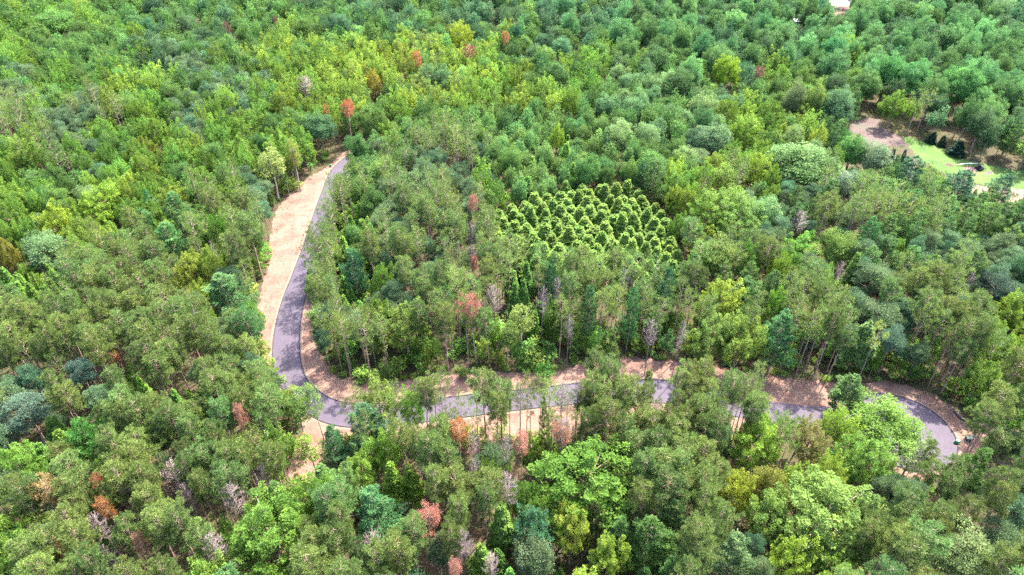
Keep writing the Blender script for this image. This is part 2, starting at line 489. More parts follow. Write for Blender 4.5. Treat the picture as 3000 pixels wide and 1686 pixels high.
def B_sapling(s, l=1.0): return hardwood(s, 1.7, 4.2, 0.4, False, 22, 50, 0.30, l, gap=0.1)

def B_young(s, l=1.0): return hardwood(s, 1.7, 6.5, 0.9, True, 30, 52, 0.32, l, gap=0.12)

KIND = {
    'maple_tree': (4.6, 16, 4.6, M_LEAF, M_BARK, B_maple, 6),
    'oak_tree': (4.8, 16, 4.2, M_LEAF, M_BARK, B_oak, 6),
    'ash_tree': (6.2, 20, 5.0, M_LEAF, M_BARK, B_ash, 5),
    'aspen_tree': (2.5, 17, 6.5, M_LEAF, M_PALEBARK, B_aspen, 4),
    'red_pine': (2.9, 20, 11.8, M_NEEDLE, M_REDBARK, B_red, 7),
    'white_pine': (3.4, 18, 5.0, M_NEEDLE, M_BARK, B_white, 5),
    'larch_tree': (2.6, 10.5, 3.0, M_LEAF, M_BARK, B_larch, 5),
    'spruce_tree': (2.1, 11, 0.6, M_NEEDLE, M_BARK, B_spruce, 3),
    'scots_pine': (3.0, 14, 5.2, M_NEEDLE, M_REDBARK, B_scots, 5),
    'dead_pine': (2.6, 18, 12.6, M_NEEDLE, M_REDBARK, B_deadpine, 4),
    'bare_tree': (2.7, 16, 9.2, M_DEADWOOD, M_DEADWOOD, B_bare, 5),
    'shrub': (1.7, 4.2, 0.4, M_LEAF, M_BARK, B_sapling, 4),
    'sapling': (1.7, 6.5, 0.9, M_LEAF, M_BARK, B_young, 4),
}
CENTRE = {k: (v[2] + (v[1] - v[2]) * 0.5) / v[1] for k, v in KIND.items()}   # crown centre as a share of the height

# letters of the map below: kind, crown radius, height, leaf colour (linear), spread of hue
CODE = {
    'm': ('maple_tree', (2.5, 4.9), (12, 17.5), (0.082, 0.158, 0.027)),
    'y': ('maple_tree', (2.6, 5.1), (12.5, 18), (0.120, 0.190, 0.032)),
    'o': ('oak_tree', (2.5, 5.0), (12, 17.5), (0.056, 0.116, 0.030)),
    'g': ('oak_tree', (3.8, 5.4), (14, 18), (0.100, 0.168, 0.062)),
    'k': ('oak_tree', (2.3, 3.8), (10, 15), (0.076, 0.148, 0.042)),
    't': ('ash_tree', (3.8, 7.2), (17, 22), (0.060, 0.134, 0.044)),
    'n': ('oak_tree', (2.6, 5.4), (12.5, 18.5), (0.045, 0.094, 0.040)),
    'r': ('red_pine', (1.9, 2.9), (17.5, 21), (0.078, 0.120, 0.031)),
    'w': ('white_pine', (2.7, 3.9), (14, 18.5), (0.078, 0.150, 0.044)),
    's': ('scots_pine', (2.0, 3.5), (11.5, 15.5), (0.084, 0.138, 0.066)),
    'l': ('larch_tree', (2.1, 2.9), (9.5, 13), (0.115, 0.215, 0.042)),
    'c': ('larch_tree', (2.0, 2.4), (9.5, 11), (0.128, 0.210, 0.044)),
    'd': ('spruce_tree', (1.6, 2.4), (8, 12), (0.030, 0.068, 0.045)),
    'a': ('aspen_tree', (1.7, 2.6), (14, 18), (0.125, 0.18, 0.042)),
}
# what grows where: 100 px cells of the photograph, two letters each (main kind, second kind); .. is open ground
GRID = """
mo yo ym oo on on on oy on no no no on no nt on nt no nt tn nt nt tn tn tn tt nt tt nt nt
mo om oo om no so om oy yo ym yy yy ya yy oy on on mo tm to tn nt tm tn tm tn tn nt tn tn
so om om yo ym os so sm ym yy ya yo ao yo my yo mo oo go og ot nt om no ot tn tn tt tn tt
rs sm sr mo my so my mo om my ok mo om oy ko ko ko ok go go gt ym my yo wo wt .. nt tn tn
ym yr ms mo ym yo om mo ma om ok ks sr rs ko ko kl ok ow og gs my om go gm gw wd .. dw ww
mo om yo yo ym mo mr sr .. rk ok sr sr sm mk kl kl ko wg ym my rs mk gs rs wr ww wr ww ww
ms ym yg my mw wo rm ro .. lk lk sr rs rs rk rs rm ww sw ym ym sm sg ws rs rs wr wr ww ww
ym gm mo rm rw mr ry rm .. ml lk sr sr rs rr rr wr wm wr rw ym rm mr my sr ws ws sr sw sn
lw lm rm rr rr ym sm rs .. mo wl sm sr rm rr lr rr rr wr wr yr yg ww rs ms sr rs rs sr sn
rw rr rr rr rr rr sr rs .. sr sr mk ym rm rm ra rm rw rw wr ym ym wr rr rs sr sr rm rm ym
rr rs rr rr rr rr rs rs .. rm rk rm rm mr rm rm rm rw rw wr my mr wr rr rr rr rs rm rm ym
sr sr rs lr lm lr rl ra ar my yo rm rs rr rr ra rr rr rs rr rr ry ry mw my mm mm mm rm rm
sr lm ml rl rr rr rr ra am mw wm yw rs rr ra rr rr rr rr rr rr rs ym ry ym ym mr rm rr rm
lm mr mr rr rr rs rr rm mw wm ym ym rr rr rs rr mm mm rm rr rr rr ym ym ym ym ra ra ws rs
rs rs rm rr rr rr rr my mw wm wm my rr rr rm mm mm mm mr rr rr ry yr yy yy yr sr rr sr sr
my sr rr rr rr ra my ym ym rm wr wm rs rr ml ow ym my ww wr rr wr ym yy yy rm rr rr gs sr
my rr rr rr rs ya yw ym ym rr rw wr rs rr lm og lr yl ww wm rr ws sm ym mw rr rr gy yg rs
""".split()
assert len(GRID) == 510, len(GRID)

rng = np.random.default_rng(11)

def cell(px, py):
    j = px / 100 + rng.normal(0, 0.22); i = py / 100 + rng.normal(0, 0.22)
    return GRID[int(min(max(i, 0), 16)) * 30 + int(min(max(j, 0), 29))]

# ------------------------------------------------------------------ open ground, read off the photograph (photo pixels)
ROAD_OUT = [(1040, 440), (976, 495), (941, 571), (912, 652), (885, 734), (859, 803), (827, 885), (809, 955), (800, 1025), (803, 1083), (822, 1130), (855, 1175), (902, 1211), (945, 1235), (1001, 1249), (1100, 1250), (1230, 1238), (1369, 1221), (1480, 1206), (1582, 1194), (1706, 1182), (1850, 1178), (1968, 1183), (2100, 1208), (2252, 1242), (2411, 1262), (2500, 1262)]
ROAD_IN = [(1075, 452), (1020, 505), (984, 582), (963, 652), (944, 720), (925, 790), (893, 873), (881, 932), (876, 1001), (879, 1054), (891, 1100), (910, 1130), (932, 1147), (965, 1168), (1001, 1180), (1100, 1185), (1230, 1177), (1310, 1167), (1440, 1152), (1563, 1141), (1706, 1124), (1850, 1115), (1968, 1118), (2100, 1142), (2252, 1176), (2411, 1192), (2500, 1190)]
BULB_C, BULB_R = ground(2640, 1262), 10.6
LEFT_EDGE = [(1075, 405), (1036, 425), (1013, 443), (978, 472), (949, 495), (897, 524), (856, 565), (815, 606), (795, 652), (790, 710), (783, 769), (774, 815), (763, 862), (755, 920), (759, 967), (753, 1025), (790, 1080), (798, 1120), (830, 1170), (870, 1215), (895, 1250), (872, 1290), (846, 1330), (835, 1385), (852, 1432), (912, 1432), (928, 1380), (950, 1320), (1000, 1292), (1100, 1290), (1250, 1318), (1400, 1330), (1560, 1322), (1720, 1280), (1850, 1245), (1980, 1238), (2110, 1262), (2250, 1290), (2400, 1310), (2470, 1330), (2530, 1395), (2640, 1425), (2740, 1400), (2800, 1345), (2860, 1330), (2900, 1295)]
NORTH_EDGE = [(2990, 1262), (2930, 1250), (2850, 1236), (2805, 1206), (2714, 1148), (2600, 1118), (2480, 1124), (2370, 1118), (2250, 1098), (2100, 1078), (1950, 1056), (1800, 1048), (1690, 1068), (1630, 1090), (1470, 1090), (1295, 1098), (1150, 1120), (1060, 1128), (1000, 1112), (965, 1080), (940, 1035), (920, 960), (918, 880), (935, 800), (968, 690), (998, 600), (1035, 520), (1098, 460)]
CLEAR = [ground(*p) for p in LEFT_EDGE + NORTH_EDGE]
LAWN_PX = [(2648, 400), (2700, 412), (2760, 432), (2810, 462), (2870, 478), (2940, 492), (3010, 505), (3060, 520), (3060, 560), (2900, 548), (2800, 520), (2722, 488), (2680, 452), (2650, 425)]
TRACK_PX = [(2506, 352), (2548, 345), (2575, 350), (2592, 378), (2640, 405), (2668, 428), (2600, 432), (2555, 430), (2528, 408), (2490, 385)]
DIRTY_PX = [(2800, 540), (3060, 560), (3060, 610), (2900, 600), (2820, 575)]
LAWN = [ground(*p) for p in LAWN_PX]
TRACK = [ground(*p) for p in TRACK_PX]
FARROAD = [ground(*p) for p in [(2380, -6), (2500, 26), (2560, 26), (2560, -22), (2380, -22)]]
KEEP_OUT = [CLEAR, LAWN, TRACK, FARROAD]
# ground that the photograph shows unhidden: no crown may come in front of it
SEEN_PX = [
    [(1030, 440), (985, 476), (910, 520), (860, 570), (815, 640), (795, 720), (785, 800), (772, 900), (765, 985), (765, 1010), (800, 1070), (808, 1090), (885, 1100), (900, 1090), (878, 1040), (872, 960), (872, 880), (872, 820), (880, 740), (925, 600), (965, 530), (1005, 490)],
    [(905, 1150), (1000, 1180), (1005, 1250), (940, 1225), (905, 1205)],
    [(880, 1040), (950, 1050), (990, 1120), (1040, 1140), (1010, 1170), (940, 1130)],
    [(1245, 1150), (1375, 1145), (1345, 1215), (1245, 1222)], [(1480, 1200), (1600, 1197), (1600, 1262), (1480, 1262)], [(1100, 1190), (1190, 1190), (1190, 1225), (1100, 1230)],
    [(1565, 1130), (1700, 1118), (1700, 1140), (1565, 1150)],
    [(1410, 1205), (1590, 1195), (1590, 1240), (1410, 1250)],
    [(1080, 1135), (1230, 1115), (1230, 1140), (1090, 1150)], [(1560, 1105), (1700, 1085), (1690, 1110), (1565, 1125)],
    [(2260, 1130), (2400, 1150), (2420, 1195), (2400, 1205), (2260, 1190)],
    [(2560, 1135), (2650, 1140), (2740, 1180), (2790, 1240), (2850, 1290), (2800, 1310), (2775, 1330), (2730, 1290), (2715, 1235), (2660, 1170)],
    TRACK_PX, LAWN_PX,
    [(2428, 0), (2485, 0), (2480, 30), (2460, 45), (2440, 12)],
    [(1915, 1125), (1970, 1110), (1960, 1170), (1920, 1170)], [(2690, 1400), (2740, 1385), (2760, 1420), (2700, 1430)],
    [(852, 1360), (890, 1330), (902, 1405), (875, 1420)], [(900, 1240), (950, 1245), (985, 1275), (930, 1270)],
    [(2324, 60), (2338, 60), (2338, 74), (2324, 74)],
    [(2785, 1272), (2862, 1272), (2862, 1312), (2785, 1312)],
    [(850, 1300), (892, 1255), (912, 1300), (890, 1365), (858, 1360)],
    [(1360, 1225), (1415, 1215), (1415, 1245), (1370, 1248)],
]
def fill_points(poly, step):
    xs = [p[0] for p in poly]; ys = [p[1] for p in poly]
    return [(x, y) for x in np.arange(min(xs), max(xs), step) for y in np.arange(min(ys), max(ys), step) if inside(poly, x, y)]
SEEN = np.array([q for p in SEEN_PX for q in fill_points(p, 9)])

def hides_seen(px, py, a, b, tol=0.80):
    q = ((SEEN[:, 0] - px) / (a * tol)) ** 2 + ((SEEN[:, 1] - py) / (b * tol)) ** 2
    return int((q < 1).sum())

def catmull(pts, n):
    p = np.array(pts, float); k = len(p)
    s = np.r_[0, np.hypot(*np.diff(p, axis=0).T).cumsum()]
    q = np.linspace(0, s[-1], n)
    m = np.gradient(p, s, axis=0)
    i = np.clip(np.searchsorted(s, q) - 1, 0, k - 2)
    h = (s[i + 1] - s[i])[:, None]; u = ((q - s[i])[:, None]) / h
    return (2 * u**3 - 3 * u**2 + 1) * p[i] + (u**3 - 2 * u**2 + u) * h * m[i] + (-2 * u**3 + 3 * u**2) * p[i + 1] + (u**3 - u**2) * h * m[i + 1]

# ------------------------------------------------------------------ trees told apart in the photograph
# crown centre x, y and crown width in photo px, kind, colour (linear), height, label
RUST, TAN, GOLD, LIME, GREEN = (0.36, 0.165, 0.115), (0.40, 0.20, 0.085), (0.28, 0.225, 0.040), (0.185, 0.265, 0.036), (0.088, 0.205, 0.032)
DULLRED, ORANGE, WP, SCO = (0.17, 0.075, 0.060), (0.34, 0.15, 0.050), (0.082, 0.156, 0.052), (0.118, 0.164, 0.070)
MARK = [
    (796, 1563, 262, 'maple_tree', (0.084, 0.160, 0.026), 18.5, 'huge lime-green maple at the bottom edge, below the end of the narrow dirt track'),
    (1730, 1404, 282, 'maple_tree', (0.074, 0.148, 0.022), 18.5, 'huge rich green maple standing alone among olive pines below the road'),
    (2419, 1497, 272, 'maple_tree', (0.120, 0.190, 0.042), 19, 'biggest lime-green maple below the cul-de-sac, with long feathery boughs'),
    (2590, 1240, 216, 'oak_tree', (0.090, 0.165, 0.028), 13.5, 'broad bright green tree leaning over the asphalt turning circle'),
    (2217, 1296, 132, 'maple_tree', (0.185, 0.270, 0.038), 16, 'lime maple directly below the shaded stretch of road before the cul-de-sac'),
    (2365, 1292, 92, 'maple_tree', (0.215, 0.185, 0.062), 15, 'maple with orange-tinged leaves between two lime maples below the road'),
    (2458, 1262, 108, 'maple_tree', LIME, 14, 'lime maple between the orange-tinged maple and the tree over the turning circle'),
    (2536, 1348, 132, 'maple_tree', (0.150, 0.240, 0.045), 15, 'feathery lime maple on the near rim of the turning circle'),
    (2672, 1335, 84, 'aspen_tree', (0.165, 0.245, 0.052), 13, 'thin see-through lime tree in front of the asphalt turning circle'),
    (2155, 1438, 102, 'maple_tree', (0.240, 0.265, 0.036), 15, 'small yellow maple beside the olive-gold maple below the road'),
    (2252, 1435, 104, 'oak_tree', (0.150, 0.150, 0.030), 15.5, 'olive-gold round tree beside the small yellow maple'),
    (2245, 1516, 112, 'maple_tree', (0.165, 0.24, 0.052), 15, 'lime maple directly under the olive-gold round tree'),
    (2307, 1640, 126, 'maple_tree', (0.190, 0.255, 0.032), 15, 'yellow-green maple at the bottom edge under the biggest feathery maple'),
    (2144, 1630, 122, 'white_pine', (0.100, 0.165, 0.090), 16, 'pale blue-green pine at the bottom edge, left of the yellow-green maple'),
    (2815, 1618, 190, 'oak_tree', (0.165, 0.205, 0.075), 17, 'large pale yellow-green tree in the bottom right corner'),
    (2481, 1150, 108, 'white_pine', (0.080, 0.15, 0.060), 13, 'plumed blue-green pine poking up in front of the dirt bank by the cul-de-sac'),
    (2594, 1436, 68, 'scots_pine', SCO, 13, 'grey-green soft pine below the turning circle'),
    (2842, 1372, 84, 'white_pine', WP, 15, 'blue-green pine just below the two green utility boxes'),
    (2722, 1335, 44, 'red_pine', (0.105, 0.145, 0.036), 14, 'narrow olive pine against the asphalt of the turning circle, nearest the thin lime tree'),
    (2728, 1392, 62, 'red_pine', (0.105, 0.145, 0.036), 15, 'olive pine just below the asphalt of the turning circle'),
    (2785, 1420, 66, 'red_pine', (0.090, 0.130, 0.034), 15, 'olive pine between the turning circle and the blue-green pine'),
    (2925, 1302, 84, 'red_pine', (0.110, 0.150, 0.042), 11.5, 'bright olive pine right beside the dark green utility box'),
    (1675, 1556, 112, 'maple_tree', (0.235, 0.265, 0.040), 15, 'yellow maple under the huge rich green maple'),
    (1749, 1545, 62, 'maple_tree', (0.200, 0.180, 0.060), 14, 'dull orange-green maple touching the yellow maple'),
    (1559, 1560, 126, 'maple_tree', (0.070, 0.150, 0.066), 15, 'dark blue-green maple with stiff tufts, beside the yellow maple'),
    (1563, 1634, 116, 'oak_tree', (0.120, 0.155, 0.068), 14, 'dull olive round tree under the dark blue-green maple'),
    (1893, 1585, 134, 'white_pine', WP, 17, 'large blue-green pine at the bottom edge, below and beyond the yellow maple'),
    (1788, 1628, 108, 'maple_tree', (0.20, 0.265, 0.040), 14, 'yellow-green maple at the bottom edge beside the large blue-green pine'),
    (1474, 1538, 88, 'larch_tree', (0.150, 0.225, 0.046), 14, 'tall lime conifer with drooping layers between the grey snags and the dark maple'),
    (1113, 1188, 112, 'maple_tree', (0.170, 0.215, 0.046), 16, 'yellow-green maple hiding the road just after its sharp bend'),
    (1202, 1196, 74, 'maple_tree', (0.120, 0.230, 0.030), 15, 'bright green maple beside the yellow-green one at the road bend'),
    (1078, 1246, 114, 'white_pine', (0.072, 0.150, 0.092), 15, 'blue-green pine in front of the yellow-green maple at the road bend'),
    (1093, 1500, 124, 'white_pine', (0.075, 0.180, 0.095), 17, 'large blue-green pine with layered plumes beside the rust-red pine at the bottom'),
    (1128, 1322, 104, 'maple_tree', (0.150, 0.240, 0.036), 15, 'lime maple below the blue-green pine at the road bend'),
    (1206, 1410, 64, 'larch_tree', LIME, 13, 'narrow lime conifer, the one nearer the rust-red pine of a touching pair'),
    (1151, 1414, 72, 'larch_tree', LIME, 13.5, 'narrow lime conifer, the one nearer the big plumed pine of a touching pair'),
    (1248, 1516, 74, 'dead_pine', RUST, 17, 'rust-red dead pine with a round head near the bottom edge'),
    (1530, 1316, 44, 'dead_pine', (0.40, 0.19, 0.135), 17, 'salmon-red dead pine just above the huge rich green maple'),
    (1330, 1664, 48, 'dead_pine', (0.38, 0.19, 0.135), 15, 'salmon-red dead pine cut by the bottom edge'),
    (1345, 1262, 56, 'dead_pine', (0.36, 0.170, 0.070), 16, 'tan-orange dead pine in front of the bright dirt strip'),
    (1656, 1284, 48, 'dead_pine', (0.42, 0.215, 0.120), 16, 'tan dead pine touching a pale bare tree below the road'),
    (1392, 905, 50, 'dead_pine', (0.38, 0.165, 0.115), 21, 'rust-red dead pine at the forest edge inside the bend of the road'),
    (1377, 600, 26, 'dead_pine', RUST, 17, 'rust-red dead pine beyond the lime plantation, on its near left side'),
    (1388, 774, 22, 'dead_pine', RUST, 15, 'small rust-red dead pine at the foot of a pinkish bare tree'),
    (1015, 322, 38, 'dead_pine', (0.36, 0.125, 0.055), 19, 'rust-brown dead tree where the road runs out into the forest'),
    (949, 327, 22, 'dead_pine', ORANGE, 16, 'small orange dead tree beside the rust-brown one at the end of the road'),
    (668, 80, 17, 'dead_pine', DULLRED, 16, 'small dull red dead tree in the dark forest along the top edge'),
    (811, 62, 15, 'dead_pine', DULLRED, 15, 'faint reddish dead tree in the dark forest, next to the small dull red one'),
    (1229, 172, 30, 'dead_pine', ORANGE, 20, 'orange-leaved tree beside the tall gold-green maple with bare stems'),
    (1373, 152, 28, 'dead_pine', (0.26, 0.060, 0.062), 18, 'crimson tree behind the row of yellow maples'),
    (1478, 112, 22, 'dead_pine', ORANGE, 18, 'small orange tree at the edge of the dark forest in the distance'),
    (2217, 216, 32, 'dead_pine', DULLRED, 18, 'dull red tree beside the bright lime tree in the distance'),
    (283, 1423, 36, 'dead_pine', (0.34, 0.130, 0.065), 17, 'rust-brown dead pine directly above the orange dead pine in the pine stand'),
    (322, 1484, 44, 'dead_pine', (0.36, 0.18, 0.060), 17, 'orange dead pine beside a round grey bare tree'),
    (710, 1225, 30, 'dead_pine', (0.38, 0.19, 0.13), 19, 'slim salmon dead pine near the left side of the sharp road bend'),
    (144, 1436, 82, 'dead_pine', (0.30, 0.215, 0.085), 17, 'wide tan-coloured fading pine near the left edge'),
    (190, 1630, 26, 'dead_pine', (0.36, 0.150, 0.095), 16, 'tiny pinkish dead pine low in the left pine stand'),
    (419, 1590, 34, 'dead_pine', (0.34, 0.20, 0.13), 16, 'tan fading pine low in the pine stand, left of the huge lime maple'),
    (334, 1056, 30, 'dead_pine', (0.40, 0.170, 0.090), 12, 'low orange dead tree sunk in a gap of the dark pine stand'),
    (1458, 868, 60, 'bare_tree', None, 19, 'round pinkish-grey bare tree beside the rust-red pine inside the bend'),
    (1380, 684, 44, 'bare_tree', None, 17, 'pinkish bare tree left of the lime plantation, upper of a pair'),
    (1384, 750, 40, 'bare_tree', None, 17, 'pinkish bare tree left of the lime plantation, lower of a pair'),
    (1838, 822, 40, 'bare_tree', None, 17, 'small pale bare tree just below the lime plantation'),
    (1637, 852, 38, 'bare_tree', None, 18, 'thin pale bare tree beside a dark teal pine'),
    (1592, 880, 40, 'bare_tree', None, 20, 'pale snag rising above the forest edge, left of the thin bare one'),
    (1668, 952, 34, 'bare_tree', None, 17, 'pinkish snag with long stem at the forest edge'),
    (1908, 972, 44, 'bare_tree', None, 17, 'white-boughed snag with long stem at the forest edge'),
    (1990, 985, 38, 'bare_tree', None, 19, 'tall thin leaning snag at the forest edge beside the big yellow-green maple'),
    (889, 250, 60, 'bare_tree', None, 17, 'pale cream bare tree with a dense head, above the end of the road'),
    (2338, 648, 54, 'bare_tree', None, 15, 'pinkish bare tree with dense twigs, far beyond the road bend'),
    (2454, 792, 36, 'bare_tree', None, 15, 'lilac-grey bare tree beside a narrow bright larch'),
    (2838, 822, 28, 'bare_tree', None, 15, 'small lilac bare tree beside the dark grey-green pines'),
    (299, 1536, 64, 'bare_tree', None, 17, 'round grey bare tree with dense arching twigs in the pine stand'),
    (501, 1404, 74, 'bare_tree', None, 18, 'wide silvery bare tree in the middle of the pine stand'),
    (560, 1460, 46, 'bare_tree', None, 17, 'small silvery bare tree below the wide silvery one'),
    (695, 1462, 60, 'bare_tree', None, 18, 'grey bare tree just above the huge lime-green maple'),
    (326, 1634, 32, 'bare_tree', None, 15, 'small grey bare tree at the bottom edge of the pine stand'),
    (765, 1392, 36, 'bare_tree', None, 16, 'thin grey bare tree at the pine edge beside the narrow dirt track'),
    (1637, 1262, 64, 'bare_tree', None, 19, 'pale pink bare tree with dense twigs below the road, behind the tan dead pine'),
    (1648, 1160, 54, 'bare_tree', None, 21, 'tall pinkish bare tree in front of the road, left one of two'),
    (1695, 1168, 46, 'bare_tree', None, 21, 'tall pinkish bare tree in front of the road, right one of two'),
    (1384, 1303, 48, 'bare_tree', None, 17, 'grey bare tree below the tan-orange dead pine'),
    (1485, 1318, 44, 'bare_tree', None, 17, 'grey bare tree beside the salmon-red dead pine'),
    (1487, 1424, 64, 'bare_tree', None, 19, 'tall white spindle-shaped bare tree left of the huge rich green maple'),
    (1369, 1585, 44, 'bare_tree', None, 17, 'slim white snag below the rust-red pine near the bottom edge'),
    (1440, 1655, 50, 'bare_tree', None, 13, 'white forked snag with stubby boughs at the bottom edge'),
    (1293, 1186, 38, 'bare_tree', None, 20, 'thin pinkish bare tree crossing the open stretch of road'),
    (1522, 1178, 30, 'bare_tree', None, 20, 'thin pinkish snag in front of the road, between dark pines'),
    (505, 712, 98, 'white_pine', (0.082, 0.185, 0.082), 18, 'bright teal pine standing out in the forest left of the road'),
    (660, 866, 116, 'white_pine', (0.080, 0.165, 0.080), 16, 'wide layered blue-green pine left of the dirt clearing'),
    (295, 602, 132, 'maple_tree', (0.185, 0.270, 0.032), 16, 'bright lime maple well above the teal pine'),
    (155, 660, 104, 'maple_tree', (0.205, 0.255, 0.030), 16, 'yellow-green maple between the lime maple and the pale round oak'),
    (144, 735, 126, 'oak_tree', (0.135, 0.200, 0.075), 16, 'large pale round oak left of the teal pine'),
    (22, 748, 56, 'maple_tree', (0.21, 0.185, 0.036), 15, 'golden maple cut by the left edge'),
    (637, 676, 68, 'maple_tree', (0.105, 0.225, 0.030), 15, 'bright green round maple beside the pine row along the dirt clearing'),
    (551, 797, 90, 'maple_tree', (0.205, 0.235, 0.036), 15, 'golden-green maple below the teal pine, the left one of two'),
    (608, 788, 76, 'maple_tree', (0.165, 0.215, 0.034), 15, 'golden-green maple below the teal pine, the right one of two'),
    (264, 1302, 134, 'maple_tree', (0.075, 0.180, 0.036), 17, 'large mid-green maple with a dark flank near the left edge'),
    (78, 1206, 134, 'scots_pine', (0.105, 0.150, 0.095), 15, 'wide blue-grey pine near the left edge'),
    (240, 1092, 84, 'scots_pine', (0.110, 0.170, 0.120), 14, 'blue-grey pine above the bright lime larch clump'),
    (918, 1160, 50, 'aspen_tree', (0.150, 0.215, 0.052), 19, 'thin tall lime tree with bare stems across the road bend'),
    (868, 1196, 58, 'aspen_tree', (0.150, 0.225, 0.050), 18, 'thin tall lime tree left of the one across the road bend'),
    (908, 1312, 66, 'aspen_tree', (0.185, 0.250, 0.040), 15, 'slender lime tree right beside the narrow dirt track'),
    (975, 1300, 70, 'white_pine', (0.062, 0.150, 0.085), 14, 'dark blue-green pine beside the slender lime tree'),
    (860, 460, 40, 'aspen_tree', (0.20, 0.185, 0.045), 18, 'thin olive-gold tree with bare stem above the dirt clearing'),
    (790, 478, 66, 'aspen_tree', (0.200, 0.225, 0.060), 19, 'pale yellow-green tall tree with a white stem above the dirt clearing'),
    (935, 375, 90, 'oak_tree', (0.082, 0.150, 0.060), 17, 'dark spreading tree on thin stems beside the far end of the road'),
    (167, 60, 112, 'oak_tree', (0.100, 0.190, 0.042), 19, 'big bright round tree near the top left corner'),
    (1194, 188, 64, 'maple_tree', (0.205, 0.225, 0.040), 22, 'tall gold-green maple with bare stems beside the orange-leaved tree'),
    (1097, 244, 48, 'maple_tree', GOLD, 15, 'golden maple in the shade left of the tall gold-green one'),
    (1352, 106, 70, 'maple_tree', (0.225, 0.270, 0.030), 19, 'bright yellow-green maple in front of the crimson tree'),
    (1629, 218, 78, 'oak_tree', (0.085, 0.155, 0.045), 17, 'dark round oak standing clear in the distant canopy'),
    (1282, 232, 96, 'maple_tree', (0.092, 0.165, 0.058), 17, 'wide dull green maple beside the bare-stemmed gold-green tree'),
    (1629, 406, 48, 'maple_tree', (0.175, 0.250, 0.030), 14, 'small bright yellow-green maple in the clumpy dark grove'),
    (2132, 216, 78, 'ash_tree', (0.185, 0.275, 0.028), 19, 'bright lime tree in the distance beside the dull red tree'),
    (2605, 210, 88, 'ash_tree', (0.080, 0.205, 0.055), 21, 'bright green tree left of the gravel track, the left one of two tall ones'),
    (2672, 228, 98, 'ash_tree', (0.075, 0.190, 0.055), 21, 'bright green tree above the gravel track, the right one of two tall ones'),
    (2815, 248, 112, 'ash_tree', (0.085, 0.200, 0.050), 22, 'big bright green tree above the lawn'),
    (2326, 292, 78, 'ash_tree', (0.120, 0.150, 0.055), 20, 'olive-gold tree on the shaded forest edge left of the gravel track'),
    (2390, 296, 66, 'ash_tree', (0.135, 0.185, 0.042), 20, 'yellow-green tree between the olive-gold one and the gravel track'),
    (2460, 312, 104, 'ash_tree', (0.085, 0.150, 0.062), 20, 'wide green tree hiding the far side of the gravel track'),
    (2085, 406, 104, 'oak_tree', (0.130, 0.195, 0.085), 17, 'pale grey-green round oak left of a lime maple, beyond the road'),
    (2186, 388, 104, 'maple_tree', (0.165, 0.250, 0.036), 17, 'lime maple just below the shaded forest edge, beside the pale round oak'),
    (2217, 497, 88, 'maple_tree', (0.200, 0.265, 0.038), 17, 'yellow-lime upright maple left of the widest oak beyond the road'),
    (2350, 482, 190, 'oak_tree', (0.120, 0.195, 0.058), 18, 'widest rounded oak beyond the road, below the gravel track'),
    (2497, 442, 84, 'oak_tree', (0.085, 0.185, 0.045), 17, 'green tree right at the near side of the gravel track'),
    (2474, 542, 74, 'oak_tree', (0.170, 0.215, 0.125), 15, 'whitish round tree below the widest oak'),
    (2565, 462, 100, 'oak_tree', (0.145, 0.190, 0.095), 16, 'pale round tree between the gravel track and the lawn'),
    (2116, 528, 94, 'maple_tree', (0.190, 0.255, 0.050), 15, 'yellow-green maple above the twin lime maples'),
    (2101, 614, 160, 'maple_tree', (0.155, 0.235, 0.040), 18, 'big lime maple right of the plantation, upper of the twins'),
    (2163, 652, 160, 'maple_tree', (0.135, 0.210, 0.046), 17, 'big green maple right of the plantation, lower of the twins'),
    (2101, 748, 132, 'oak_tree', (0.140, 0.190, 0.046), 16, 'golden-green round tree below the twin lime maples'),
    (2454, 726, 114, 'oak_tree', (0.135, 0.200, 0.042), 15, 'golden-green round tree among grey pines, far right of the plantation'),
    (2116, 886, 112, 'maple_tree', (0.215, 0.265, 0.040), 16, 'yellow maple directly above the big maple at the forest edge'),
    (2090, 985, 120, 'maple_tree', (0.155, 0.215, 0.050), 17, 'big yellow-green maple at the forest edge, left one of two'),
    (2172, 1000, 120, 'maple_tree', (0.165, 0.220, 0.040), 17, 'big yellow-green maple at the forest edge, right one of two'),
    (2280, 985, 98, 'white_pine', (0.085, 0.195, 0.095), 18, 'light teal pine with layered plumes at the forest edge'),
    (2272, 892, 60, 'maple_tree', (0.130, 0.250, 0.036), 15, 'bright green maple tucked between teal pines behind the forest edge'),
    (2485, 800, 54, 'larch_tree', (0.150, 0.225, 0.048), 16, 'narrow bright larch beside the lilac-grey bare tree'),
    (2582, 926, 104, 'scots_pine', SCO, 15, 'wide grey-green pine behind the forest edge, upper of two'),
    (2613, 1002, 78, 'scots_pine', (0.115, 0.175, 0.105), 14, 'grey-green pine behind the forest edge, lower of two'),
    (2555, 820, 92, 'scots_pine', SCO, 16, 'grey-green pine right of the narrow bright larch'),
    (2924, 850, 112, 'scots_pine', (0.062, 0.090, 0.058), 15, 'dark grey-green broad pine near the right edge'),
    (2524, 990, 92, 'larch_tree', (0.150, 0.225, 0.066), 16, 'pale lime layered conifer at the forest edge near the tall bare pine stems'),
    (2951, 912, 92, 'maple_tree', (0.165, 0.230, 0.034), 15, 'yellow-green maple at the right edge, above the cul-de-sac'),
    (2873, 1105, 92, 'maple_tree', (0.165, 0.245, 0.046), 13, 'low yellow-green maple behind the cul-de-sac'),
    (1186, 962, 122, 'maple_tree', (0.160, 0.205, 0.042), 17, 'golden-green maple at the forest edge inside the bend'),
    (1532, 940, 80, 'aspen_tree', (0.170, 0.205, 0.046), 17, 'yellow-green slender tree at the forest edge between pine stems'),
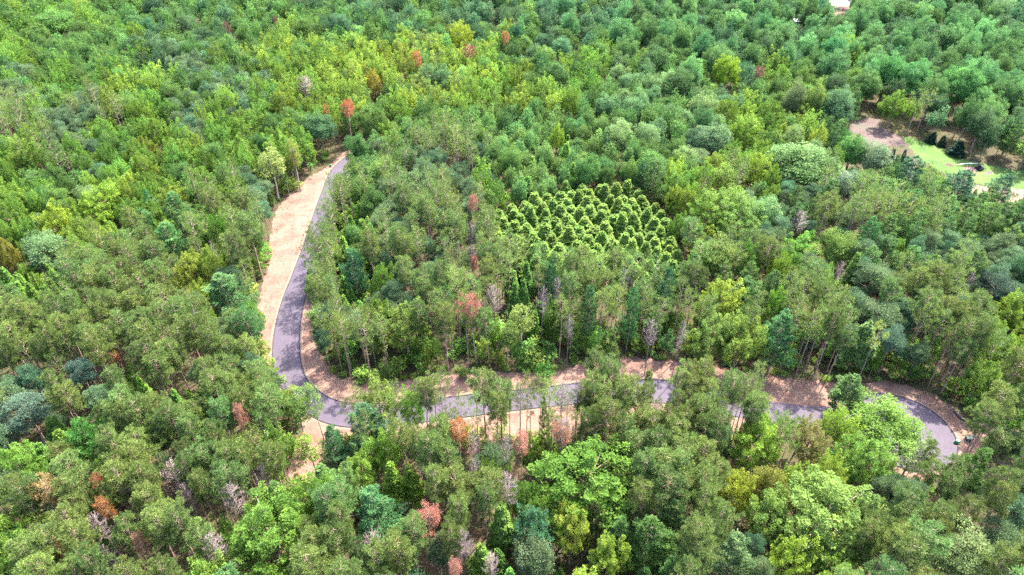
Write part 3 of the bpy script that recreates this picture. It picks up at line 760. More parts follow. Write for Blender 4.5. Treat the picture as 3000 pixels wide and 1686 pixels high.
    (1613, 824, 48, 'white_pine', (0.048, 0.125, 0.075), 18, 'dark teal pointed pine below the lime plantation'),
    (1035, 792, 68, 'white_pine', (0.065, 0.160, 0.095), 17, 'blue-green pine in the lime thicket beside the road'),
    (1730, 906, 54, 'white_pine', (0.080, 0.170, 0.085), 19, 'blue-green pine with long stem at the forest edge'),
    (1850, 912, 50, 'white_pine', (0.068, 0.175, 0.080), 20, 'narrow tall teal pine at the forest edge'),
    (1951, 844, 56, 'white_pine', (0.070, 0.165, 0.100), 17, 'teal pine behind the forest edge, right of the narrow tall one'),
    (1508, 878, 44, 'larch_tree', (0.120, 0.225, 0.050), 14, 'bright green larch in front of the round pinkish bare tree, left one of two'),
    (1546, 872, 42, 'larch_tree', (0.120, 0.225, 0.050), 14, 'bright green larch in front of the round pinkish bare tree, right one of two'),
    (1543, 818, 46, 'larch_tree', (0.130, 0.230, 0.050), 15, 'bright green larch behind the touching pair of larches'),
    (2734, 402, 30, 'spruce_tree', (0.030, 0.064, 0.036), 4.5, 'small dark spruce on the lawn edge, leftmost of three'),
    (2764, 412, 30, 'spruce_tree', (0.030, 0.064, 0.036), 4.5, 'small dark spruce on the lawn edge, middle of three'),
    (2808, 432, 50, 'spruce_tree', (0.030, 0.066, 0.038), 5.5, 'bushy dark spruce on the lawn edge, largest of three'),
    (2668, 508, 90, 'white_pine', (0.062, 0.140, 0.090), 16, 'teal pine just below the lawn, leftmost of three'),
    (2815, 545, 90, 'white_pine', (0.058, 0.135, 0.090), 15, 'teal pine just below the lawn with wide-spread plumes'),
    (2943, 552, 74, 'white_pine', (0.062, 0.140, 0.095), 14, 'teal pine standing over the sandy patch beside the lawn'),
    (1558, 1036, 64, 'shrub', (0.175, 0.225, 0.046), 6.5, 'yellow-green shrub at the foot of the forest edge'),
    (1594, 1090, 54, 'shrub', (0.090, 0.205, 0.036), 5.5, 'bright green shrub spilling from the forest edge onto the bank'),
    (1138, 1098, 40, 'shrub', (0.105, 0.145, 0.046), 4.5, 'dull green shrub between stems at the forest edge, left part'),
    (1358, 1092, 32, 'shrub', (0.145, 0.215, 0.046), 3.0, 'small green shrub on the dirt bank below the forest edge'),
]

# ------------------------------------------------------------------ planting
for i_, m_ in enumerate(MARK):
    if m_[4] and m_[3] not in ('dead_pine',) and m_[2] < 200:
        MARK[i_] = m_[:4] + ((m_[4][0] * 0.74, m_[4][1] * 0.84, m_[4][2] * 0.88),) + m_[5:]
    elif m_[3] == 'dead_pine':
        MARK[i_] = m_[:4] + (tuple(c_ * 0.7 for c_ in m_[4]),) + m_[5:]
trees = []           # dicts: kind, x, y, R, H, col, label
grid_hash = {}
HS = 6.0
def hash_add(t):
    grid_hash.setdefault((int(t['x'] // HS), int(t['y'] // HS)), []).append(t)
def clash(x, y, R, k):
    i, j = int(x // HS), int(y // HS)
    for a in range(i - 2, i + 3):
        for b in range(j - 2, j + 3):
            for t in grid_hash.get((a, b), ()):
                d2 = (t['x'] - x) ** 2 + (t['y'] - y) ** 2
                if d2 < (k * (t['R'] + R)) ** 2:
                    return True
    return False

for (px, py, wpx, kind, col, H, label) in MARK:
    z = H * CENTRE[kind]
    x, y = ground(px, py, z)
    d = project(x, y, z)[2]
    R = wpx * d / FPX / 2 * (1.0 if kind not in ('white_pine', 'larch_tree', 'spruce_tree') else 1.08)
    t = dict(kind=kind, x=x, y=y, R=R, H=H, col=col, label=label, mark=True)
    trees.append(t); hash_add(t)

def jitter(col, s=0.10, v=0.16):
    h = rng.normal(0, s * 0.5)
    k = math.exp(rng.normal(0, v))
    h = min(h, 0.07)
    return (max(0.004, col[0] * k * (1 + h * 1.6)), max(0.004, col[1] * k), max(0.004, col[2] * k * (1 - h)))

# the plantation: conifers in rows
PLANT_PX = [(1425, 655), (1500, 610), (1570, 575), (1680, 548), (1780, 540), (1880, 562), (1945, 620), (1990, 690), (2012, 775), (1990, 850), (1900, 830), (1800, 815), (1700, 800), (1590, 790), (1500, 765), (1430, 715)]
PLANT_SEEN = [(1420, 672), (1500, 620), (1570, 585), (1680, 556), (1780, 550), (1880, 572), (1940, 628), (1985, 695), (2005, 770), (1985, 800), (1900, 765), (1800, 752), (1700, 742), (1590, 735), (1510, 712), (1450, 690)]
ux, uy = math.cos(0.42), math.sin(0.42)
for i in range(-40, 41):
    for j in range(-40, 41):
        gx, gy = ground(1720, 660, 6)
        x = gx + (i * ux - j * uy) * 4.4 + rng.normal(0, 0.45); y = gy + (i * uy + j * ux) * 4.4 + rng.normal(0, 0.28)
        px, py, d = project(x, y, 6)
        if inside(PLANT_PX, px, py) and not clash(x, y, 1.3, 0.62) and rng.random() > 0.04:
            t = dict(kind='larch_tree', x=x, y=y, R=rng.uniform(3.0, 3.9), H=rng.uniform(7.8, 10.4), col=jitter(CODE['c'][3], 0.05, 0.09), zone='plantation')
            trees.append(t); hash_add(t)

MP, MD, MI = [], [], []
for i_, t in enumerate(trees):
    if t['kind'] == 'white_pine' and t.get('mark'):
        t['col'] = (t['col'][0] * 1.1, t['col'][1], t['col'][2] * 0.68)
    if not t.get('mark'):
        continue
    kk = KIND[t['kind']]
    cx, cyy, cdp = project(t['x'], t['y'], t['H'] * CENTRE[t['kind']])
    a_ = t['R'] * FPX / cdp; b_ = max(a_ * 0.8, (t['H'] * (1 - kk[2] / kk[1]) * 0.5 * 0.75 + t['R'] * 0.35) * FPX / cdp)
    for rr_ in (0.3, 0.62, 0.85):
        for k_ in range(8):
            MP.append((cx + a_ * rr_ * math.cos(k_ * 0.785 + rr_), cyy + b_ * rr_ * math.sin(k_ * 0.785 + rr_))); MD.append(cdp); MI.append(i_)
MP, MD, MI = np.array(MP), np.array(MD), np.array(MI)
def hides_mark(px, py, a, b, d, most=2):
    q = (((MP[:, 0] - px) / a) ** 2 + ((MP[:, 1] - py) / b) ** 2 < 1.0) & (MD > d + 0.5)
    return bool(q.any()) and np.bincount(MI[q]).max() > most

PLANT_PTS = np.array(fill_points(PLANT_SEEN, 9))
def depth_ok(x, y):
    px, py, d = project(x, y, 9)
    m = 150 if y < 300 else 200
    return d > 30 and -m < px < 3000 + m and py < 1686 + 190

THIN_PX = [(1000, 1240), (1720, 1240), (1980, 1235), (2230, 1275), (2200, 1330), (1720, 1345), (1600, 1362), (1230, 1365), (1000, 1300)]
# the row of tall pines that stands along the forest edge above the road
ne = catmull([ground(*p) for p in NORTH_EDGE], 400)
for q in range(150):
    i = int(rng.integers(20, 330)); tg = ne[i + 1] - ne[i - 1]; nr = np.array([tg[1], -tg[0]]) / (np.hypot(*tg) + 1e-9)
    p = ne[i] + nr * rng.uniform(0.4, 7.0)
    if inside(CLEAR, *p):
        p = ne[i] - (p - ne[i])
    H, R = rng.uniform(17.5, 21), rng.uniform(1.5, 2.3)
    cx, cyy, cdp = project(p[0], p[1], H * 0.79)
    if inside(CLEAR, *p) or clash(p[0], p[1], R, 0.55) or hides_mark(cx, cyy, R * FPX / cdp, 1.5 * R * FPX / cdp, cdp, 4) or hides_seen(cx, cyy, R * FPX / cdp, 1.5 * R * FPX / cdp, 0.9) > 2:
        continue
    t = dict(kind='red_pine', x=p[0], y=p[1], R=R, H=H, col=jitter(CODE['r'][3]), code='f')
    trees.append(t); hash_add(t)

# undulating canopy and everything else, largest crowns first
YMIN, YMAX = 42.0, 640.0
N_TRY = 70000
for q in range(N_TRY):
    f = rng.random()
    y = YMIN + (YMAX - YMIN) * f ** 0.72 if q < 34000 else rng.uniform(YMIN, 330)
    half = 0.75 * (y * CP + 103 * SP) + 22
    x = rng.uniform(-half, half)
    if not depth_ok(x, y):
        continue
    px, py, d = project(x, y, 11)
    if q > 58000 and d > 230:
        continue
    cc = cell(px, py) if py > -8 else ('no' if px < 1800 else 'tn')
    if cc == '..':
        cc = 'mr'
    code = cc[0] if rng.random() < 0.70 else cc[1]
    if code == 'y' and px < 820 and py < 520 and rng.random() < 0.55:
        code = 'm'
    if code in 'ym' and py < 130 and rng.random() < 0.5:
        code = 'o'
    kind, rr, hh, col = CODE[code]
    R, H = rng.uniform(*rr), rng.uniform(*hh)
    if d > 300 and kind in ('maple_tree', 'oak_tree'):
        R *= 1.14
    if q > 58000:
        k_ = rng.uniform(0.45, 0.7); R *= k_; H *= k_ * 1.1
        if kind == 'red_pine':
            kind, col = 'maple_tree', CODE['m'][3]; H *= 0.8; R *= 1.2
    elif q > 44000:
        R *= 0.8; H *= 0.9
    if clash(x, y, R, 0.77 if kind in ('maple_tree', 'oak_tree', 'ash_tree') else (0.70 if kind not in ('red_pine', 'scots_pine') else 0.64)):
        continue
    if any(inside(p, x, y) for p in KEEP_OUT):
        continue
    cx, cyy, cdp = project(x, y, H * CENTRE[kind])
    half_h = (H - KIND[kind][2] * H / KIND[kind][1]) * 0.5
    a = R * FPX / cdp; b = (half_h * 0.75 + R * 0.5) * FPX / cdp
    if hides_seen(cx, cyy, a, b, 0.92) or hides_mark(cx, cyy, a, b, cdp):
        continue
    if int((((PLANT_PTS[:, 0] - cx) / a) ** 2 + ((PLANT_PTS[:, 1] - cyy) / b) ** 2 < 0.85).sum()) > 14:
        continue
    if any(inside(p_, *project(x, y, z_)[:2]) for p_ in (LAWN_PX, TRACK_PX) for z_ in (1.0, H * 0.25, H * 0.45)):
        continue
    if inside(THIN_PX, *project(x, y, 0)[:2]):
        continue
    t = dict(kind=kind, x=x, y=y, R=R, H=H, col=jitter(col, 0.12, 0.24 if code in 'otn' else 0.17), code=code)
    trees.append(t); hash_add(t)

# thin pines on the near side of the road, their heads in front of it
DENSE = [(1419, 1138, 92), (1470, 1164, 72), (1532, 1172, 60), (1450, 1204, 70), (1757, 1128, 66), (1795, 1104, 72), (1845, 1148, 72), (1892, 1146, 62), (1742, 1172, 62), (2022, 1150, 72), (2084, 1168, 72), (2142, 1182, 72), (2203, 1186, 64), (1236, 1150, 62), (1100, 1214, 54), (1815, 1200, 66), (1300, 1128, 40)]
for px, py, wp in DENSE + [(1272, 1148, 62), (1419, 1140, 84), (1462, 1176, 70), (1350, 1195, 34), (1526, 1165, 42), (1556, 1190, 42), (1609, 1165, 52), (1446, 1216, 60), (1734, 1140, 54), (1782, 1158, 62), (1818, 1176, 62), (1868, 1182, 62), (1912, 1130, 50),
                   (1985, 1128, 52), (1750, 1076, 58), (1800, 1086, 60), (2008, 1106, 58), (2062, 1090, 62), (2140, 1130, 66), (2188, 1150, 60), (2213, 1110, 46), (1720, 1190, 60), (1770, 1225, 60), (1690, 1240, 50), (1830, 1240, 62), (1890, 1238, 60), (1950, 1215, 62),
                   (2010, 1180, 64), (2060, 1160, 64), (2110, 1195, 64), (2150, 1215, 60), (2030, 1240, 64), (2090, 1255, 64), (1975, 1270, 62), (1320, 1235, 44), (1260, 1230, 60), (1225, 1262, 60), (1300, 1285, 50), (1420, 1280, 46), (1565, 1258, 46), (1600, 1240, 40), (1060, 1190, 40), (1232, 1140, 56), (1300, 1215, 40), (1215, 1225, 48), (1160, 1172, 44), (1395, 1195, 46), (1490, 1150, 50), (1640, 1190, 52), (1585, 1150, 40), (1660, 1215, 48), (1180, 1260, 60)]:
    H = rng.uniform(18, 20.5)
    kind = 'red_pine' if rng.random() > 0.1 else 'white_pine'
    x, y = ground(px, py, H * CENTRE[kind]); d = project(x, y, H * CENTRE[kind])[2]
    R = wp * d / FPX / 2 * 1.0
    if clash(x, y, R, 0.5) or hides_mark(px, py, wp / 2, wp * 0.75, d, 9):
        continue
    t = dict(kind=kind, x=x, y=y, R=R, H=H, col=jitter((0.084, 0.124, 0.033)), code='r' if (px, py, wp) in DENSE else 'f')
    trees.append(t); hash_add(t)
for q in range(420):
    px, py = rng.uniform(1010, 2260), rng.uniform(1262, 1400)
    x, y = ground(px, py)
    R, H = rng.uniform(1.0, 1.7), rng.uniform(13, 19)
    cx, cyy, dd = project(x, y, H * 0.79)
    if clash(x, y, R, 0.62) or hides_seen(cx, cyy, R * FPX / dd, 1.5 * R * FPX / dd, 0.9) or hides_mark(cx, cyy, R * FPX / dd, 1.5 * R * FPX / dd, dd, 7):
        continue
    t = dict(kind='red_pine', x=x, y=y, R=R, H=H, col=jitter((0.084, 0.124, 0.033)), code='f')
    trees.append(t); hash_add(t)

# stray dead trees in the pine stands
for q in range(4000):
    if sum(1 for t in trees if t.get('stray')) > 9:
        break
    px, py = rng.uniform(0, 3000), rng.uniform(560, 1650)
    if cell(px, py)[0] != 'r':
        continue
    H = rng.uniform(15, 18); kind = 'bare_tree'
    x, y = ground(px, py, H * 0.7)
    if any(inside(p, x, y) for p in KEEP_OUT) or clash(x, y, 0.6, 0.6) or hides_seen(px, py, 18, 30):
        continue
    t = dict(kind=kind, x=x, y=y, R=rng.uniform(1.2, 1.9), H=H, col=None, stray=True)
    trees.append(t); hash_add(t)

low = []
for q in range(400):
    if len(low) > 62: break
    px, py = rng.uniform(1030, 2200), rng.uniform(1268, 1345)
    x, y = ground(px, py); R = rng.uniform(0.6, 1.5); H = R * rng.uniform(1.5, 3.2)
    cx, cyy, dd = project(x, y, H / 2)
    if clash(x, y, R * 0.3, 0.4) or hides_seen(cx, cyy, R * FPX / dd, R * FPX / dd, 0.8) > 1 or any(math.hypot(x - q_[0], y - q_[1]) < 0.8 * (R + q_[2]) for q_ in low):
        continue
    low.append((x, y, R))
    trees.append(dict(kind='shrub', x=x, y=y, R=R, H=H, col=jitter((0.125, 0.175, 0.042), 0.1, 0.2), code='sh'))
# shrubs and saplings along the forest edge and below the thin pines
for edge, off, n in ((NORTH_EDGE, 15.0, 360), (LEFT_EDGE, 5.0, 120), (NORTH_EDGE, 2.0, 170)):
    pts = [ground(*p) for p in edge]
    seg = np.array(pts); ln = np.r_[0, np.hypot(*np.diff(seg, axis=0).T).cumsum()]
    for k in range(n):
        s = rng.uniform(0, ln[-1]); i = min(np.searchsorted(ln, s), len(pts) - 1)
        a, b = seg[max(i - 1, 0)], seg[i]
        f = (s - ln[max(i - 1, 0)]) / max(ln[i] - ln[max(i - 1, 0)], 1e-6)
        nrm = np.array([-(b - a)[1], (b - a)[0]]); nrm /= np.hypot(*nrm) + 1e-9
        p = a + (b - a) * f - nrm * rng.uniform(-0.6 if off < 14 else 0.8, off)
        if inside(CLEAR, *p) and rng.random() < 0.75:
            continue
        R = rng.uniform(0.8, 2.4) if off > 2 else rng.uniform(0.5, 1.0); H = R * rng.uniform(1.4, 4.2) if off > 2 else R * 1.6
        if any(math.hypot(p[0] - q_[0], p[1] - q_[1]) < 0.55 * (R + q_[2]) for q_ in low):
            continue
        cx, cyy, dd = project(p[0], p[1], H * 0.5)
        if hides_seen(cx, cyy, R * FPX / dd, R * FPX / dd, 0.6) > 2:
            continue
        low.append((p[0], p[1], R))
        trees.append(dict(kind='shrub' if H < 4.4 else 'sapling', x=p[0], y=p[1], R=R, H=H, col=jitter((0.120, 0.200, 0.040), 0.2, 0.25), code='sh'))

# ------------------------------------------------------------------ which of them are things of their own: of each kind the 300 that show largest
for t in trees:
    t['px'], t['py'], t['d'] = project(t['x'], t['y'], t['H'] * CENTRE[t['kind']])
    t['wpx'] = 2 * t['R'] * FPX / t['d']
    m = t['wpx'] * 0.5
    t['inframe'] = -m * 0.7 < t['px'] < 3000 + m * 0.7 and -m * 0.7 < t['py'] < 1686 + m * 0.9
single, rest = [], []
for kind in KIND:
    v = sorted((t for t in trees if t['kind'] == kind), key=lambda t: (not t.get('mark'), not t['inframe'], -t['wpx']))
    lim = 298
    single += [t for t in v[:lim] if t['inframe']]
    rest += [t for t in v[:lim] if not t['inframe']] + v[lim:]
rest_in = sum(1 for t in rest if t['inframe'])
print('trees', len(trees), 'single', len(single), 'rest', len(rest), 'rest in frame', rest_in)
for kind in KIND:
    print('  ', kind, sum(t['kind'] == kind for t in trees), sum(t['kind'] == kind for t in single))

# ------------------------------------------------------------------ labels: colour, kind, place, and what tells it from its like
def hue_word(t):
    k, c = t['kind'], t['col']
    if k == 'bare_tree':
        return 'grey leafless'
    if k == 'dead_pine':
        return 'rust-coloured'
    h, s, v = rgb_to_hsv(*c)
    h *= 360
    if k == 'red_pine':
        return 'dark olive' if v < 0.115 else ('olive green' if v < 0.15 else 'light olive')
    if h < 70: return 'golden'
    if s < 0.55 and h < 135: return 'pale grey-green' if v > 0.14 else 'dull grey-green'
    if h > 128: return 'teal' if v < 0.16 else 'light teal'
    if v > 0.19: return 'lime green' if h > 80 else 'yellow-green'
    if v > 0.125: return 'mid-green'
    return 'dark green'
WORDS = {'maple_tree': 'tufted maple', 'oak_tree': 'round-crowned oak', 'ash_tree': 'tall broad ash', 'aspen_tree': 'slender tree', 'red_pine': 'red pine', 'white_pine': 'plumed white pine', 'larch_tree': 'conical larch', 'spruce_tree': 'spruce', 'scots_pine': 'soft-crowned pine', 'dead_pine': 'dead pine', 'bare_tree': 'bare tree', 'shrub': 'shrub', 'sapling': 'sapling'}
ANCHOR = [
    (170, 60, 'near the top left corner'), (450, 60, 'in the dark forest along the top edge'), (60, 250, 'near the left edge, high up'), (330, 230, 'in the distant mixed forest'), (600, 250, 'in the mixed forest beyond the clearing'),
    (850, 150, 'in the yellow maple belt'), (1150, 120, 'in the belt of yellow maples'), (1000, 300, 'where the road ends in the forest'), (1100, 60, 'behind the yellow maple belt'), (1280, 250, 'beside the tall bare-stemmed maple'),
    (1550, 60, 'in the dark forest behind the maples'), (1500, 180, 'beside the small crimson tree'), (1629, 260, 'around the dark round oak'), (1850, 220, 'between the dark round oak and the lime ash'), (1800, 60, 'along the top edge'),
    (2130, 230, 'around the bright lime ash'), (2150, 80, 'beyond the bright lime ash'), (2460, 90, 'near the far paved road'), (2700, 90, 'right of the far paved road'), (2930, 120, 'near the top right corner'),
    (2650, 230, 'above the gravel track'), (2900, 280, 'above the lawn'), (2400, 300, 'on the shaded edge left of the gravel track'), (2350, 480, 'around the widest oak'), (2560, 460, 'between gravel track and lawn'),
    (2800, 560, 'just below the lawn'), (2750, 680, 'below the sandy patch by the lawn'), (2950, 750, 'near the right edge'), (2550, 640, 'among grey pines below the widest oak'), (2160, 640, 'around the twin lime maples'),
    (1980, 480, 'behind the plantation'), (1720, 650, 'in the lime plantation'), (1600, 440, 'in the clumpy dark grove'), (1350, 420, 'above the plantation'), (1150, 480, 'right of the road, high up'), (1250, 600, 'beside the far rust-red pine'),
    (1080, 700, 'in the thicket right of the road'), (1330, 760, 'by the pinkish pair of bare trees'), (1190, 900, 'around the golden-green edge maple'), (960, 950, 'inside the sharp road bend'), (1400, 960, 'at the edge by the rust-red pine'),
    (1620, 860, 'around the dark teal pine'), (1700, 980, 'on the forest edge above the road'), (1900, 850, 'right below the plantation'), (2120, 920, 'around the big edge maples'), (2380, 980, 'by the tall bare pine stems'), (2450, 780, 'by the lilac-grey bare tree'),
    (2650, 950, 'behind the cul-de-sac'), (2880, 1020, 'right of and behind the cul-de-sac'), (2930, 1300, 'near the green utility boxes'), (2850, 1450, 'below the utility boxes'), (2650, 1450, 'below the turning circle'), (2750, 1620, 'in the bottom right corner'),
    (2419, 1500, 'around the biggest feathery maple'), (2200, 1300, 'left of the cul-de-sac'), (1980, 1200, 'in front of the hidden road'), (1950, 1400, 'right of the huge green maple'), (2050, 1600, 'at the bottom edge near the pale pine'),
    (1730, 1420, 'around the huge rich green maple'), (1620, 1200, 'by the two tall pinkish bare trees'), (1430, 1220, 'before the bright dirt strip'), (1230, 1190, 'in front of the open road stretch'), (1330, 1400, 'above the bottom rust-red pine'),
    (1487, 1430, 'around the white spindle-shaped bare tree'), (1250, 1540, 'around the bottom rust-red pine'), (1560, 1600, 'around the dark tufted maple'), (1080, 1300, 'below the sharp road bend'), (1060, 1520, 'around the big plumed pine'),
    (940, 1400, 'right of the narrow dirt track'), (796, 1560, 'around the huge lime-green maple'), (760, 1250, 'left of the sharp bend'), (620, 1400, 'left of the narrow dirt track'), (480, 1400, 'around the wide silvery bare tree'), (310, 1500, 'by the orange dead pine'),
    (120, 1560, 'in the bottom left corner'), (450, 1620, 'at the bottom edge of the pine stand'), (264, 1300, 'around the dark-flanked maple'), (80, 1200, 'around the wide blue-grey pine'), (450, 1170, 'in the bright larch clump'), (640, 1080, 'left of the lower clearing'),
    (330, 1000, 'in the dense pine stand'), (80, 980, 'in the dense pines by the left edge'), (560, 950, 'in the dense pines near the clearing'), (100, 830, 'in the left larch clump'), (500, 720, 'around the bright teal pine'), (700, 720, 'along the edge of the clearing'),
    (200, 680, 'around the pale round oak'), (300, 560, 'around the bright lime maple'), (80, 480, 'by the left edge, below the far woods'), (520, 500, 'between the lime maple and the clearing'), (780, 480, 'above the dirt clearing'), (780, 340, 'left of the road end'), (330, 380, 'in the soft pines, upper left'),
]
AN = np.array([a[:2] for a in ANCHOR], float)
def place_labels(ts):
    groups = {}
    for t in ts:
        if t.get('label'):
            continue
        if t.get('zone') == 'plantation':
            ph = 'in the lime plantation'
        else:
            ph = ANCHOR[int(np.argmin((AN[:, 0] - t['px']) ** 2 + ((AN[:, 1] - t['py']) * 1.3) ** 2))][2]
        groups.setdefault((t['kind'], hue_word(t), ph), []).append(t)
    for (kind, hw, ph), v in groups.items():
        base = f'{hw} {WORDS[kind]} {ph}'
        g = f'{hw} {WORDS[kind]}s {ph}'
        if len(v) == 1:
            v[0]['label'] = base
            continue
        left = list(v)
        for word, key in (('leftmost', lambda t: t['px']), ('rightmost', lambda t: -t['px']), ('largest', lambda t: -t['wpx']), ('highest', lambda t: t['py']), ('lowest', lambda t: -t['py']), ('smallest', lambda t: t['wpx'])):
            if not left:
                break
            b = min(v, key=key)
            if b in left:
                b['label'] = f'{word} {hw} {WORDS[kind]} {ph}'
                b['group'] = g
                left.remove(b)
        for b in left:
            b['label'] = f'{hw} {WORDS[kind]} amid its like {ph}'
            b['group'] = g
place_labels(single)

# ------------------------------------------------------------------ build the prototypes and plant
def crown_mesh(kind, s, data):
    V, Q, var = data
    return make_mesh(kind + '_crown', V, Q, [KIND[kind][3]], attrs={'var': ('FLOAT', var)})

THINPINE = []
PROTO = {}
for ki, kind in enumerate(KIND):
    R0, H0, cb0, lm, bm, fn, nv = KIND[kind]
    PROTO[kind] = []
    for s in range(nv + (3 if kind == 'maple_tree' else 0)):
        cr, wd = (fn if s < nv else B_bigmaple)(1000 * ki + s)
        cm = crown_mesh(kind, s, cr)
        tm = make_mesh(kind + '_trunk', wd[0], wd[1], [bm], smooth=True)
        V = np.concatenate([cr[0], wd[0]]); Q = np.concatenate([cr[1], wd[1] + len(cr[0])])
        whole = make_mesh(kind + '_whole', V, Q, [lm, bm], mi=np.r_[np.zeros(len(cr[1])), np.ones(len(wd[1]))], attrs={'var': ('FLOAT', np.r_[cr[2], np.full(len(wd[0]), 0.5)])})
        PROTO[kind].append((cm, tm, whole))

for s_ in range(5):
    cr, wd = red_pine(7000 + s_, 2.9, 20, 12.4, 34, 30, 1.0, 0.18)
    V = np.concatenate([cr[0], wd[0]]); Q = np.concatenate([cr[1], wd[1] + len(cr[0])])
    THINPINE.append((make_mesh('thin_pine_crown', cr[0], cr[1], [M_NEEDLE], attrs={'var': ('FLOAT', cr[2])}), make_mesh('thin_pine_trunk', wd[0], wd[1], [M_REDBARK], smooth=True),
                     make_mesh('thin_pine_whole', V, Q, [M_NEEDLE, M_REDBARK], mi=np.r_[np.zeros(len(cr[1])), np.ones(len(wd[1]))], attrs={'var': ('FLOAT', np.r_[cr[2], np.full(len(wd[0]), 0.5)])})))

def link(name, data, parent=None):
    o = bpy.data.objects.new(name, data)
    COL.objects.link(o)
    if parent is not None:
        o.parent = parent
    return o

for t in single:
    kind = t['kind']
    R0, H0 = KIND[kind][:2]
    cm, tm, whole = PROTO[kind][(int(rng.integers(KIND[kind][6])) if not (kind == 'maple_tree' and t['R'] > 5.4) else 6 + int(rng.integers(3)))]
    if t.get('code') == 'f' and kind == 'red_pine' and rng.random() < 0.55:
        cm, tm, whole = THINPINE[int(rng.integers(5))]
    parts = t['wpx'] > 52 or t.get('mark')
    root = link(kind, None if parts else whole)
    k = t['R'] / R0
    root.location = (t['x'], t['y'], 0.0)
    root.rotation_euler = (rng.normal(0, 0.03), rng.normal(0, 0.03), rng.uniform(0, 6.28))
    root.scale = (k * rng.uniform(0.88, 1.13), k * rng.uniform(0.88, 1.13), t['H'] / H0)
    root['label'] = t['label']
    root['category'] = 'shrub' if kind == 'shrub' else 'tree'
    if t.get('group'):
        root['group'] = t['group']
    c = t['col'] or (0.4, 0.33, 0.33)
    if parts:
        root.empty_display_size = 0.5
        cr = link('crown', cm, root); cr.color = (*c, 1)
        link('trunk', tm, root)
    else:
        root.color = (*c, 1)

# the rest of the wood reads as one mass: one object
LOD = {}
def lod_mesh(kind, s, d):
    near = d < 190
    key = (kind, s, near)
    if key not in LOD:
        l = 0.30 if near else 0.10
        if kind in ('red_pine', 'dead_pine', 'scots_pine'):
            l = 0.34 if near else 0.18
        cr, wd = KIND[kind][5](5000 + 100 * list(KIND).index(kind) + s, l)
        LOD[key] = (cr, wd)
    return LOD[key]
Vs, Qs, Cs, Vr, Ms, o = [], [], [], [], [], 0
for t in rest:
    kind = t['kind']; R0, H0 = KIND[kind][:2]
    cr, wd = lod_mesh(kind, int(rng.integers(4)), t['d'])
    for (V, Q), mi, col, var in (((cr[0], cr[1]), 0, t['col'] or (0.4, 0.33, 0.33), cr[2]), (wd, 1, (0.2, 0.15, 0.12), np.full(len(wd[0]), 0.5))):
        if mi and t['d'] > 330:
            continue
        a = rng.uniform(0, 6.28); k = t['R'] / R0
        W = np.empty_like(V)
        W[:, 0] = (V[:, 0] * math.cos(a) - V[:, 1] * math.sin(a)) * k + t['x']
        W[:, 1] = (V[:, 0] * math.sin(a) + V[:, 1] * math.cos(a)) * k + t['y']
        W[:, 2] = V[:, 2] * t['H'] / H0
        Vs.append(W.astype(np.float32)); Qs.append(Q + o); o += len(V)
        Cs.append(np.tile(np.array([*col, 1], np.float32), (len(V), 1))); Vr.append(var); Ms.append(np.full(len(Q), mi))
me = make_mesh('far_forest', np.concatenate(Vs), np.concatenate(Qs), [M_FAR, M_BARK], mi=np.concatenate(Ms), attrs={'var': ('FLOAT', np.concatenate(Vr)), 'col': ('FLOAT_COLOR', np.concatenate(Cs))})
ff = link('far_forest', me)
ff['kind'] = 'stuff'; ff['label'] = 'mass of mixed forest canopy filling the distance and the gaps'
print('far forest quads', len(me.polygons))
del Vs, Qs, Cs, Vr

# ------------------------------------------------------------------ ground, clearing, road
def structure(name, me):
    o = link(name, me); o['kind'] = 'structure'; return o

g = 2600.0
structure('ground', make_mesh('ground', [(-g, -400, 0), (g, -400, 0), (g, 3200, 0), (-g, 3200, 0)], [(0, 1, 2, 3)], [M_FLOOR]))

NR = 260
ro = catmull([ground(*p) for p in ROAD_OUT], NR); ri = catmull([ground(*p) for p in ROAD_IN], NR)
mid = (ro + ri) / 2
mlen = np.r_[0, np.hypot(*np.diff(mid, axis=0).T).cumsum()]

def along(P):
    """distance across from the road's middle, and distance along it"""
    P = np.asarray(P)[:, :2]
    d2 = ((P[:, None] - mid[None]) ** 2).sum(2)
    i = d2.argmin(1)
    return np.stack([np.sqrt(d2[np.arange(len(P)), i]), mlen[i], np.zeros(len(P))], 1)

